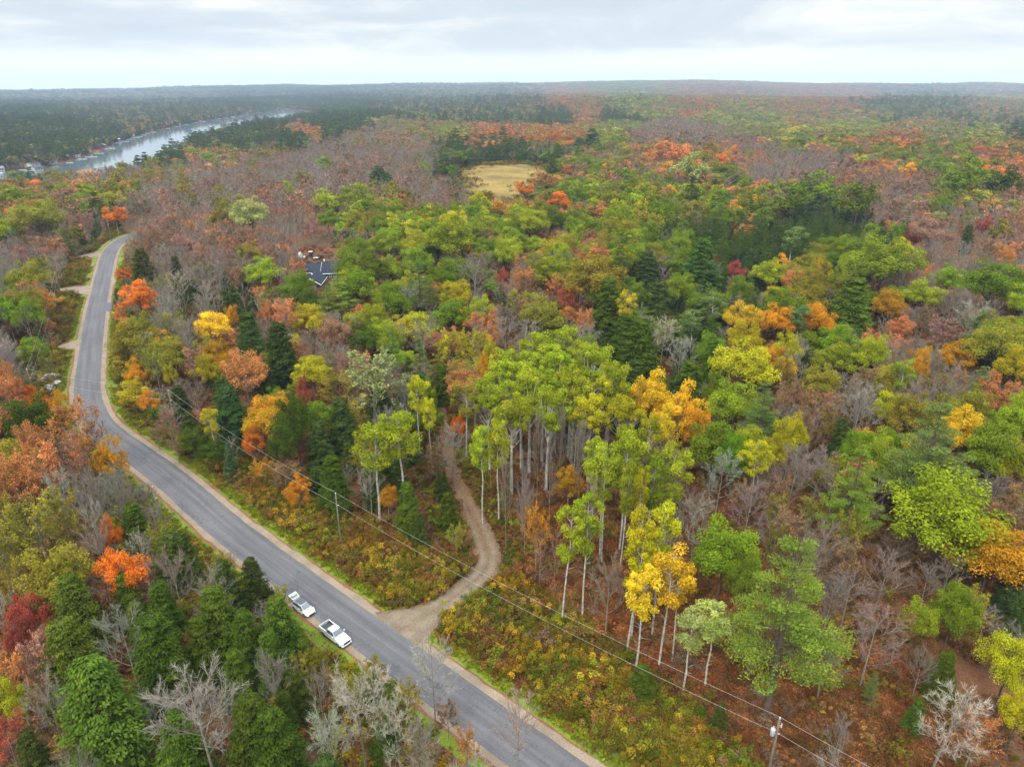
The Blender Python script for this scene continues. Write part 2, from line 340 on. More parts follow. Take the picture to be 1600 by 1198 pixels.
def water_mat():
    m = bpy.data.materials.new('lake_water'); m.use_nodes = True; t = m.node_tree; b = t.nodes['Principled BSDF']
    b.inputs['Base Color'].default_value = (.09, .12, .14, 1); b.inputs['Roughness'].default_value = .12; b.inputs['IOR'].default_value = 1.5; b.inputs['Specular IOR Level'].default_value = .6
    g = N(t, 'ShaderNodeNewGeometry'); n = N(t, 'ShaderNodeTexNoise'); n.inputs['Scale'].default_value = .35; n.inputs['Detail'].default_value = 3
    t.links.new(g.outputs['Position'], n.inputs[0]); bp = N(t, 'ShaderNodeBump'); bp.inputs['Strength'].default_value = .05; bp.inputs['Distance'].default_value = .2
    t.links.new(n.outputs[0], bp.inputs['Height']); t.links.new(bp.outputs[0], b.inputs['Normal'])
    n2 = N(t, 'ShaderNodeTexNoise'); n2.inputs['Scale'].default_value = .012; n2.inputs['Detail'].default_value = 3; t.links.new(g.outputs['Position'], n2.inputs[0])
    t.links.new(math_(t, 'ADD', math_(t, 'MULTIPLY', n2.outputs[0], .10), .02), b.inputs['Roughness']); return m
M['water'] = water_mat()

# ------------------------------------------------------------------ the ground, one sheet to the horizon
def build_ground():
    cx0, cy0 = 0., -120.
    rr = np.concatenate([np.linspace(2, 420, 130), 420*(14000/420)**np.linspace(0, 1, 240)[1:]]); th = np.radians(np.linspace(-72, 72, 330))
    Rr, T = np.meshgrid(rr, th, indexing='ij'); X = cx0+Rr*np.sin(T); Y = cy0+Rr*np.cos(T); Z = terrain(X, Y)
    n = len(th); i = np.arange(len(rr)-1)[:, None]*n; j = np.arange(n-1)[None]
    f = np.stack([i+j, i+n+j, i+n+j+1, i+j+1], -1).reshape(-1, 4)[:, ::-1]
    o = MB().add(np.stack([X, Y, Z], -1).reshape(-1, 3), f).obj('ground', M['ground'], smooth=True); tag(o, kind='structure')
build_ground()
def ribbon(name, L, a, b, z, m, ja=0, jb=0, uv=False, kind='structure', fr=.35):
    nn = normals(L); s = np.concatenate([[0], np.cumsum(np.linalg.norm(np.diff(L, axis=0), axis=1))])
    cols = 9 if uv else 4; A = a+ja*fbm(s*fr, s*0+3, 3); B = b+jb*fbm(s*fr, s*0+8, 3)
    V = []; U = []
    for k in range(cols):
        w_ = A+(B-A)*k/(cols-1); P = L+nn*w_[:, None]; V.append(np.column_stack([P, np.maximum(terrain(P[:, 0], P[:, 1]), 0)+z+(0.05*(1-(w_/HALF)**2) if uv else 0)])); U.append(np.stack([w_, s], 1))
    V = np.stack(V, 1); U = np.stack(U, 1); n = cols; i = np.arange(len(L)-1)[:, None]*n; j = np.arange(n-1)[None]
    f = np.stack([i+j, i+n+j, i+n+j+1, i+j+1], -1).reshape(-1, 4)[:, ::-1]
    o = MB().add(V.reshape(-1, 3), f).obj(name, m, smooth=True)
    if o.data.polygons[0].normal.z < 0: o.data.flip_normals()
    if uv:
        l = o.data.uv_layers.new(name='UVMap'); idx = np.empty(len(o.data.loops), np.int32); o.data.loops.foreach_get('vertex_index', idx)
        l.data.foreach_set('uv', U.reshape(-1, 2)[idx].astype(np.float32).ravel())
    return tag(o, kind=kind)
ribbon('grass_verge', ROAD, -7.0, 7.7, .03, M['grass'], 1.2, 1.4, fr=.13)
ribbon('leaf_litter_strip', ROAD, -4.9, 5.0, .06, M['litter'], .5, .5, fr=.6)
ribbon('gravel_shoulder', ROAD, -4.45, 4.65, .09, M['gravel'], .35, .4, fr=.5)
ribbon('road', ROAD, -HALF, HALF, .12, M['asphalt'], .14, .14, uv=True)
# the gravel track and its mouth
nT = len(TRACK); sT = np.linspace(0, 1, nT)
def track_mesh():
    nn = normals(TRACK); L = np.concatenate([[0], np.cumsum(np.linalg.norm(np.diff(TRACK, axis=0), axis=1))])
    hw = np.interp(L, [0, 5, 9, 16, 26, 34, 45, 70, 110, 200], [5.6, 4.2, 2.4, 2.1, 2.5, 2.6, 1.9, 1.4, .9, .6])
    V = []; cols = 7
    for k in range(cols):
        t = k/(cols-1)*2-1; w_ = hw*t+(abs(t) > .9)*.35*fbm(L*.7, L*0+t*5, 3)
        P = TRACK+nn*w_[:, None]; V.append(np.column_stack([P, np.full(nT, .10)+.03*abs(t)]))
    V = np.stack(V, 1); n = cols; i = np.arange(nT-1)[:, None]*n; j = np.arange(n-1)[None]
    f = np.stack([i+j, i+n+j, i+n+j+1, i+j+1], -1).reshape(-1, 4)[:, ::-1]
    o = MB().add(V.reshape(-1, 3), f).obj('gravel_track', M['track'], smooth=True); tag(o, kind='structure')
    U = np.stack([np.tile(np.linspace(-1, 1, cols), (nT, 1)), np.tile(L[:, None], (1, cols))], -1).reshape(-1, 2); l = o.data.uv_layers.new(name='UVMap'); idx = np.empty(len(o.data.loops), np.int32); o.data.loops.foreach_get('vertex_index', idx); l.data.foreach_set('uv', U[idx].astype(np.float32).ravel())
    if o.data.polygons[0].normal.z < 0: o.data.flip_normals()
track_mesh()
def patch(name, pts, z, m, kind='structure', rough_=.4):
    P = smooth_line([*pts, pts[0]], 1.0)[:-1]; c = P.mean(0); d = P-c; a = np.arange(len(P))
    P = c+d*(1+rough_*.06*fbm(a*.35, a*0+2, 3))[:, None]
    V = np.column_stack([P, terrain(P[:, 0], P[:, 1])+z]); V = np.vstack([V, [*c, float(terrain(c[0], c[1]))+z]]); n = len(P)
    o = MB().add(V, np.array([(i, (i+1) % n, n) for i in range(n)])).obj(name, m); tag(o, kind=kind)
    if o.data.polygons[0].normal.z < 0: o.data.flip_normals()
    return o
px = lambda *q: [at(*p) for p in q]
patch('gravel_driveway', px((92, 451), (94, 456), (118, 457), (139, 461), (141, 447), (112, 449)), .10, M['gravel'])
patch('gravel_driveway', px((90, 541), (92, 546), (110, 544), (124, 546), (126, 530), (108, 536)), .10, M['gravel'])
patch('gravel_driveway', px((122, 401), (124, 404), (142, 402), (156, 402), (160, 393), (140, 397)), .10, M['gravel'])
patch('gravel_driveway', px((173, 444), (173, 438), (184, 437), (196, 441), (192, 445), (180, 446)), .10, M['gravel'])
patch('asphalt_apron', px((163, 473), (163, 487), (178, 486), (190, 482), (190, 475), (178, 473)), .14, mat('new_asphalt', lin(84, 84, 90), .8, noise=.2, nscale=3))
def lake():
    P = LAKE; V = np.column_stack([P, np.full(len(P), LAKEZ)]); bm = bmesh.new(); vs = [bm.verts.new(v) for v in V]; f = bm.faces.new(vs); bmesh.ops.triangulate(bm, faces=[f])
    me = bpy.data.meshes.new('lake'); bm.to_mesh(me); bm.free(); me.materials.append(M['water']); o = bpy.data.objects.new('lake_water', me); C.objects.link(o); tag(o, kind='structure')
    if me.polygons[0].normal.z < 0: me.flip_normals()
lake()
def field():
    xs = np.linspace(MARSH[:, 0].min(), MARSH[:, 0].max(), 50); ys = np.linspace(MARSH[:, 1].min(), MARSH[:, 1].max(), 90); X, Y = np.meshgrid(xs, ys, indexing='ij'); n = len(ys)
    V = np.column_stack([X.ravel(), Y.ravel(), .08+.5*np.maximum(fbm(X/5, Y/9, 3), 0).ravel()]); i = np.arange(len(xs)-1)[:, None]*n; j = np.arange(n-1)[None]
    f = np.stack([i+j, i+n+j, i+n+j+1, i+j+1], -1).reshape(-1, 4); cc = V[f].mean(1); f = f[inpoly(cc[:, 0], cc[:, 1], MARSH)]
    o = MB().add(V, f).obj('marsh_meadow', M['marsh'], smooth=True); tag(o, kind='structure')
field()

# ------------------------------------------------------------------ trees: prototypes
def unit(n, g):
    v = g.normal(size=(n, 3)); return v/np.linalg.norm(v, axis=1)[:, None]
def add_leaves(mb, pos, nrm, size, g, aspect=.62, shade=None, mat=0, along=None):
    """one folded leaf spray (a four-cornered face) at each point, facing nrm, pointing along"""
    n = len(pos); t = unit(n, g) if along is None else along+unit(n, g)*.25
    t = t-nrm*(t*nrm).sum(1)[:, None]; t /= np.linalg.norm(t, axis=1)[:, None]+1e-9; b = np.cross(nrm, t)
    s = size*(.65+.7*g.random(n))[:, None]
    V = np.stack([pos+t*s, pos+b*s*aspect+nrm*s*.15, pos-t*s, pos-b*s*aspect+nrm*s*.15], 1).reshape(-1, 3)
    f = np.arange(n*4).reshape(n, 4)
    mb.add(V, f, mat, g.random(n) if shade is None else shade)
def puff_leaves(mb, c, r, n, size, g, flat=1.0, up=.35, base=.5, aspect=.62, mat=0):
    d = unit(n, g); lo_ = (d[:, 2] < 0) & (g.random(n) < .45); d[:, 2] = np.where(lo_, -d[:, 2], d[:, 2])
    rad = r*(.45+.62*g.random(n)**.6)*(1+.22*np.sin(d[:, 0]*4+c[0]*3)*np.cos(d[:, 1]*5+c[1]*2))
    p = np.array(c)+d*rad[:, None]*np.array([1, 1, flat])
    nr = d*.8+unit(n, g)*.75+np.array([0, 0, up]); nr /= np.linalg.norm(nr, axis=1)[:, None]
    add_leaves(mb, p, nr, size, g, aspect, np.clip(base+(g.random(n)-.5)*.5, 0, 1), mat)
def limb(mb, a, b, r0, r1, g, n=5, bend=.12, sides=4, mat=0, rise=.0):
    a = np.array(a, float); b = np.array(b, float); t = np.linspace(0, 1, n)[:, None]; L = np.linalg.norm(b-a)
    off = g.normal(size=3)*bend*L*np.array([1, 1, .4]); P = a+(b-a)*t+off*(4*t*(1-t))*.5+np.array([0, 0, rise*L])*(4*t*(1-t))*.5
    mb.tube(P, np.interp(t[:, 0], [0, 1], [r0, r1]), sides, mat, cap=False); return P
def broad(seed, H=18., Rr=5.5, cb=.38, K=46, nl=150, ls=.24, flat=.8, puff=.27, twist=0, pale=False, lod=0, spars=1.0, drop=1.0):
    """a broad-leaved tree: trunk, limbs to every clump, clumps on the crown's shell and inside"""
    g = np.random.default_rng(seed); tr = MB(); cr = MB(); zb = H*cb; zc = (H+zb)/2; hz = (H-zb)/2
    lean = g.normal(size=2)*.03*H; zt = H*.82
    TP = np.array([(0, 0, -1.2), (0, 0, 0), (lean[0]*.2, lean[1]*.2, H*.25), (lean[0]*.5, lean[1]*.5, H*.5), (lean[0], lean[1], zt)]); r0 = .016*H
    tr.tube(TP, [r0*1.2, r0, r0*.8, r0*.6, r0*.2], 7 if lod == 0 else 4, 0, cap=False)
    lobes = unit(5, g); lobes[:, 2] = np.abs(lobes[:, 2])*.4
    for k in range(K):
        d = unit(1, g)[0]; d[2] = abs(d[2])*1.1-.28; d /= np.linalg.norm(d)
        q = (.5+.5*g.random()**.5) if k % 4 else .35*g.random()+.2
        bump = 1+.22*max(0, (lobes@d).max())-.12+.16*g.normal()*.6
        c = np.array([d[0]*Rr*q*bump, d[1]*Rr*q*bump, zc+d[2]*hz*q*(bump if d[2] > 0 else 1)])
        c[:2] += lean*np.clip(c[2]/H, 0, 1)
        pr = puff*Rr*(.65+.7*g.random())
        if q > .5 and lod == 0 or (lod == 1 and k % 3 == 0):
            h0 = min(c[2]-pr*.4, zt)*(.62+.2*g.random()); b0 = np.array([np.interp(h0, TP[:, 2], TP[:, 0]), np.interp(h0, TP[:, 2], TP[:, 1]), h0])
            limb(tr, b0, c, r0*.34, r0*.07, g, 5, .12, 4 if lod == 0 else 3)
        puff_leaves(cr, c, pr, int(nl*spars), ls, g, flat, .35, .25+.5*g.random(), )
    return tr, cr, H, Rr, zc/H
def aspen(seed, H=24., Rr=3.6, lod=0, nl=130, ls=.22, K=26, double=False):
    g = np.random.default_rng(seed); tr = MB(); cr = MB()
    for s in range(2 if double else 1):
        lean = g.normal(size=2)*.05*H*(1+s); off = g.normal(size=2)*(.6 if s else 0); r0 = .0095*H
        TP = np.array([(off[0], off[1], -1.2), (off[0], off[1], 0)]+[(off[0]+lean[0]*t+g.normal()*.12, off[1]+lean[1]*t+g.normal()*.12, H*t*.96) for t in (.25, .45, .65, .85, 1)])
        tr.tube(TP, [r0*1.25, r0, r0*.9, r0*.75, r0*.55, r0*.3, r0*.1], 7 if lod == 0 else 4, 0, cap=False)
        for k in range(K):
            t = .56+.44*g.random(); ang = g.random()*6.283; prof = math.sin(math.pi*min(1, (1.04-t)/.5))**.6
            rad = Rr*prof*(.3+.75*g.random()); b0 = np.array([np.interp(H*t*.93, TP[:, 2], TP[:, 0]), np.interp(H*t*.93, TP[:, 2], TP[:, 1]), H*t*.93])
            c = b0+np.array([math.cos(ang)*rad, math.sin(ang)*rad, .35*rad+.3])
            if lod < 2: limb(tr, b0-np.array([0, 0, rad*.35]), c, r0*.25, r0*.05, g, 4, .1, 3)
            puff_leaves(cr, c, Rr*.30*(.6+.7*g.random()), nl, ls, g, .85, .2, .3+.5*g.random(), .75)
        for k in range(7 if lod == 0 else 0):                          # dead side twigs down the bare trunk
            t = .2+.35*g.random(); ang = g.random()*6.28; b0 = np.array([np.interp(H*t, TP[:, 2], TP[:, 0]), np.interp(H*t, TP[:, 2], TP[:, 1]), H*t]); L = .6+1.6*g.random()
            limb(tr, b0, b0+np.array([math.cos(ang)*L, math.sin(ang)*L, .4*L]), .045, .012, g, 3, .1, 3)
    return tr, cr, H, Rr, .80
def pine(seed, H=26., Rr=5.2, lod=0, nl=70, ls=.34):
    g = np.random.default_rng(seed); tr = MB(); cr = MB(); r0 = .016*H
    TP = np.array([(0, 0, -1.2), (0, 0, 0), (.1, 0, H*.3), (.15, .1, H*.6), (.1, .1, H*.98)]); tr.tube(TP, [r0*1.2, r0, r0*.8, r0*.5, .04], 7 if lod == 0 else 4, 0, cap=False)
    nw = 13 if lod == 0 else (10 if lod == 1 else 6)
    for i in range(nw):
        t = .30+.68*(i+.5*g.random())/nw; prof = (1-((t-.30)/.72))**1.2*(.62+.38*min(1, (t-.26)/.12))*1.08; nb = 5 if lod < 2 else 4
        for k in range(nb):
            if g.random() < .12: continue
            ang = k/nb*6.283+i*1.1+g.normal()*.25; L = Rr*prof*(.65+.55*g.random())+.35; dr = np.array([math.cos(ang), math.sin(ang), 0]); rise = .10+.42*t
            b0 = np.array([.1, .05, H*t]); e = b0+dr*L+np.array([0, 0, L*rise])
            P = limb(tr, b0, e, r0*.22*(1.1-t)+.02, .02, g, 4, .06, 3, 0, -.05) if lod < 2 else np.linspace(b0, e, 4)
            npf = max(1, int(L/1.0)) if lod == 0 else 2
            for q in range(npf):
                f = .35+.65*(q+.6)/npf; c = P[0]+(P[-1]-P[0])*f+g.normal(size=3)*np.array([.35, .35, .12]); side = np.array([-dr[1], dr[0], 0])*g.normal()*.32*L*f; c = c+side
                n = int(nl*(.7+.5*g.random())); d = unit(n, g); pr = (.32*L**.5+.34)*(.7+.5*g.random()); pos = c+d*(pr*(.4+.6*g.random(n)))[:, None]*np.array([1.2, 1.2, .30])
                al = dr*.5+np.array([0, 0, .75])+d*.5; al /= np.linalg.norm(al, axis=1)[:, None]; nr = np.cross(al, unit(n, g)); nr /= np.linalg.norm(nr, axis=1)[:, None]+1e-9; nr[:, 2] = np.abs(nr[:, 2])
                add_leaves(cr, pos, nr, ls, g, .34, np.clip(.35+.4*g.random()+(g.random(n)-.5)*.45, 0, 1), 0, al)
    return tr, cr, H, Rr, .60
def hemlock(seed, H=15., Rr=3.6, lod=0, nl=46, ls=.26, round_=.62):
    g = np.random.default_rng(seed); tr = MB(); cr = MB(); r0 = .015*H
    tr.tube(np.array([(0, 0, -1.2), (0, 0, 0), (0, 0, H*.5), (0, 0, H*.985)]), [r0*1.2, r0, r0*.6, .03], 6 if lod == 0 else 4, 0, cap=False)
    nw = 24 if lod == 0 else (13 if lod == 1 else 8); lob = g.random(4)*6.28
    for i in range(nw):
        t = .07+.92*(i+.5*g.random())/nw; prof = (1-t)**round_*(.8+.2*min(1, t/.12)); nb = 10 if lod == 0 else (7 if lod == 1 else 5)
        for k in range(nb):
            ang = k/nb*6.283+i*.7+g.normal()*.2; L = Rr*prof*(.52+.66*g.random())*(1+.12*math.sin(2*ang+lob[0])+.1*math.sin(3*ang+lob[1]+t*6))+.2; dr = np.array([math.cos(ang), math.sin(ang), 0])
            npf = max(1, int(L/1.15)) if lod == 0 else (2 if lod == 1 else 1)
            z0 = H*t
            if lod == 0 and k % 3 == 0: limb(tr, (0, 0, z0), (dr[0]*L*.9, dr[1]*L*.9, z0-.1*L), .04, .015, g, 3, .04, 3)
            for q in range(npf):
                f = .45+.55*(q+.7)/npf; c = np.array([dr[0]*L*f, dr[1]*L*f, z0+.10*L*f-.30*L*f*f])+g.normal(size=3)*.12
                n = int(nl*(.7+.5*g.random())*(1 if lod < 2 else 1)); d = unit(n, g); pr = (.30*L**.5+.28)
                pos = c+d*(pr*(.35+.65*g.random(n)))[:, None]*np.array([1.1, 1.1, .5])
                nr = d*.5+unit(n, g)*.5+np.array([0, 0, .7])+dr*.35; nr /= np.linalg.norm(nr, axis=1)[:, None]
                add_leaves(cr, pos, nr, ls, g, .5, np.clip(.15+.6*g.random()+.0+(g.random(n)-.5)*.4, 0, 1), 0, dr-np.array([0, 0, .2])+unit(n, g)*.6)
    return tr, cr, H, Rr, .46
def bare(seed, H=17., Rr=4.6, lod=0, tw=1.0, leaves=0, ls=.2):
    """a leafless crown: limbs, branches and fans of fine twigs; with leaves > 0 a thin scatter of hanging leaves"""
    g = np.random.default_rng(seed); tr = MB(); cr = MB(); r0 = .012*H; lean = g.normal(size=2)*.03*H
    TP = np.array([(0, 0, -1.2), (0, 0, 0), (lean[0]*.3, lean[1]*.3, H*.3), (lean[0]*.6, lean[1]*.6, H*.6), (lean[0], lean[1], H*.93)])
    tr.tube(TP, [r0*1.2, r0, r0*.8, r0*.5, .03], 6 if lod == 0 else 3, 0, cap=False)
    ends = []; nl1 = 13 if lod == 0 else (9 if lod == 1 else 6)
    for k in range(nl1):
        t = .28+.6*(k+g.random()*.6)/nl1; ang = k*2.4+g.normal()*.3; z0 = H*t
        b0 = np.array([np.interp(z0, TP[:, 2], TP[:, 0]), np.interp(z0, TP[:, 2], TP[:, 1]), z0])
        L = Rr*(1.25-.75*t)*(.8+.4*g.random()); up = (.75+.8*t)*L
        e = b0+np.array([math.cos(ang)*L, math.sin(ang)*L, min(up, H*1.0-z0)]); P = limb(tr, b0, e, r0*.38*(1.15-t), .03, g, 5, .1, 4 if lod == 0 else 3, 0, -.12)
        n2 = 8 if lod == 0 else (5 if lod == 1 else 3)
        for j in range(n2):
            f = .25+.7*(j+g.random()*.7)/n2; q0 = P[0]*(1-f)+P[-1]*f+(P[2]-(P[0]+P[-1])/2)*4*f*(1-f); dd = (P[-1]-P[0])/np.linalg.norm(P[-1]-P[0]); dv = dd*.7+unit(1, g)[0]*.75+np.array([0, 0, .35]); dv /= np.linalg.norm(dv)
            L2 = L*(.42+.3*g.random())*(1.15-f*.5)
            if lod < 2: Q = limb(tr, q0, q0+dv*L2, .04 if lod == 0 else .05, .014, g, 3, .12, 3)
            ends.append((q0, dv, L2))
    A = np.array([e[0] for e in ends]); D = np.array([e[1] for e in ends]); LL = np.array([e[2] for e in ends])
    m = int({0: 20, 1: 9, 2: 7}[lod]*tw); f = .15+.9*g.random((len(A), m)); wth = {0: .026, 1: .05, 2: .11}[lod]
    st = A[:, None]+D[:, None]*(LL[:, None]*np.minimum(f, 1))[..., None]; d2 = D[:, None]*.8+g.normal(size=(len(A), m, 3))*.5+np.array([0, 0, .3]); d2 /= np.linalg.norm(d2, axis=2)[..., None]
    l2 = (.35+.75*g.random((len(A), m)))*(.45*LL[:, None]+.35); en = st+d2*l2[..., None]; st = st.reshape(-1, 3); en = en.reshape(-1, 3); d2 = d2.reshape(-1, 3)
    sd = np.cross(d2, unit(len(d2), g)); sd /= np.linalg.norm(sd, axis=1)[:, None]+1e-9
    V = np.stack([st+sd*wth, st-sd*wth, en], 1).reshape(-1, 3); cr.add(V, np.arange(len(V)).reshape(-1, 3), 1, g.random(len(st)))
    if lod == 0:                                                        # side twiglets, finer still
        st2 = st+(en-st)*(.3+.6*g.random(len(st)))[:, None]; dv = d2*.5+unit(len(st), g)*.8+np.array([0, 0, .3]); dv /= np.linalg.norm(dv, axis=1)[:, None]; en2 = st2+dv*(.3+.4*g.random(len(st)))[:, None]
        V = np.stack([st2+sd*wth*.7, st2-sd*wth*.7, en2], 1).reshape(-1, 3); cr.add(V, np.arange(len(V)).reshape(-1, 3), 1, g.random(len(st)))
    if leaves:
        i = g.integers(0, len(en), leaves); p = en[i]*.6+st[i]*.4+g.normal(size=(leaves, 3))*.16; nr = unit(leaves, g); nr[:, 2] = np.abs(nr[:, 2])+.3; nr /= np.linalg.norm(nr, axis=1)[:, None]
        sh = np.clip(.5+.35*np.sin(p[:, 0]*1.3)+.25*(g.random(leaves)-.5), 0, 1); add_leaves(cr, p, nr, ls, g, .7, sh)
    return tr, cr, H, Rr, .66
# kinds: builder per variant and level of detail; trunk material; crown materials
TW = lambda k: M['twig']
KIND = {
 'o': ('oak_tree', 'bark_dark', ['leaf', 'twig'], [lambda s, l: broad(s, 17, 5.6, .22, [52, 30, 13][l], [290, 84, 34][l], [.175, .36, .72][l], .92, .27, lod=l)]),
 'm': ('maple_tree', 'bark', ['leaf', 'twig'], [lambda s, l: broad(s, 16, 4.6, .2, [44, 26, 12][l], [250, 74, 32][l], [.155, .33, .68][l], 1.0, .26, lod=l)]),
 'a': ('aspen_tree', 'bark_pale', ['leaf', 'twig'], [lambda s, l: aspen(s, 24, 3.6, l, [210, 64, 30][l], [.155, .32, .68][l], [30, 18, 9][l], False)]),
 'p': ('pine_tree', 'bark_dark', ['needle', 'twig'], [lambda s, l: pine(s, 26, 5.2, l, [170, 44, 24][l], [.135, .42, .9][l])]),
 'h': ('hemlock_tree', 'bark_dark', ['needle', 'twig'], [lambda s, l: hemlock(s, 15, 3.6, l, [58, 26, 18][l], [.165, .36, .72][l], .52)]),
 'g': ('poplar_tree', 'bark_pale', ['leaf', 'twig'], [lambda s, l: broad(s, 25, 4.2, .46, [40, 26, 12][l], [250, 74, 32][l], [.165, .34, .7][l], .95, .25, lod=l)]),
 'f': ('spruce_tree', 'bark_dark', ['needle', 'twig'], [lambda s, l: hemlock(s+50, 15, 3.0, l, [30, 20, 14][l], [.2, .4, .8][l], .95)]),
 'b': ('bare_tree', 'bark', ['leaf', 'twig'], [lambda s, l: bare(s, 17, 4.6, l)]),
 's': ('thinning_tree', 'bark', ['leaf', 'twig'], [lambda s, l: bare(s+30, 16, 4.3, l, .8, [2600, 520, 130][l], [.17, .34, .72][l])]),
}
NVAR = {'o': 4, 'm': 4, 'a': 4, 'p': 3, 'h': 3, 'f': 2, 'g': 3, 'b': 4, 's': 4}
PROTO = {}
def proto(kind, var, lod):
    key = (kind, var, lod)
    if key not in PROTO:
        nm, tb, cm, fn = KIND[kind]; tr, cr, H, Rr, zc = fn[0](100+ord(kind)*7+var*13+lod, lod)
        if lod == 0:
            PROTO[key] = dict(trunk=tr.mesh('trunk', M[tb], True), crown=cr.mesh('crown', [M[c] for c in cm]), H=H, R=Rr, zc=zc)
        else: PROTO[key] = dict(H=H, R=Rr, zc=zc)
        a = MB(); a.v, a.f, a.m, a.sh, a.n = list(cr.v), list(cr.f), list(cr.m), list(cr.sh), cr.n
        for v_, f_, m_, s_ in ((np.concatenate(tr.v), tr.f, tr.m, tr.sh),):
            a.v.append(v_); a.f += [f+a.n for f in f_]; a.m += [m*0+2 for m in m_]; a.sh += s_; a.n += len(v_)
        PROTO[key]['joined'] = a.mesh('tree_shape', [M[c] for c in cm]+[M[tb]])
    return PROTO[key]

# tints as linear reflectance
def T(r, g, b, k=.62): return lin(r, g, b, k)
TINT = {'G': T(126, 152, 40), 'L': T(162, 180, 46), 'O': T(154, 150, 54), 'Y': T(234, 194, 50), 'W': T(198, 194, 42), 'A': T(226, 168, 44),
        'R': T(212, 146, 90), 'V': T(246, 138, 52), 'S': T(178, 136, 114), 'C': T(188, 96, 78), 'D': T(78, 98, 44), 'E': T(88, 112, 38), 'P': T(136, 168, 66), 'B': T(122, 150, 78),
        'N': T(158, 128, 92), 'K': T(180, 186, 110), 'X': T(86, 108, 34), 'g': T(146, 136, 124, .8), 'n': T(142, 118, 106, .8), 'w': T(176, 172, 156, .8), 'F': T(80, 106, 62)}
TWIGC = {'b': {'g': lin(148, 140, 128, .62), 'n': lin(146, 132, 120, .6), 'w': lin(164, 158, 142, .72)}}
CNAME = {'G': 'green', 'L': 'lime green', 'O': 'olive', 'Y': 'yellow', 'W': 'yellow-green', 'A': 'amber', 'R': 'orange', 'V': 'vivid orange', 'S': 'dusty rose', 'C': 'red', 'D': 'dark green', 'E': 'mid green',
         'P': 'fresh green', 'B': 'blue-green', 'N': 'rusty brown', 'K': 'pale straw', 'X': 'deep green', 'g': 'grey', 'n': 'brown', 'w': 'whitish', 'F': 'blackish green'}
# height of a tree of crown radius r
HOF = {'o': lambda r: 10.5+1.15*r, 'm': lambda r: 9+1.5*r, 'a': lambda r: 17+1.7*r, 'p': lambda r: 9+3.1*r, 'h': lambda r: 4+2.6*r, 'g': lambda r: 17+1.2*r, 'f': lambda r: 4+3.4*r, 'b': lambda r: 10+1.25*r, 's': lambda r: 9+1.3*r}
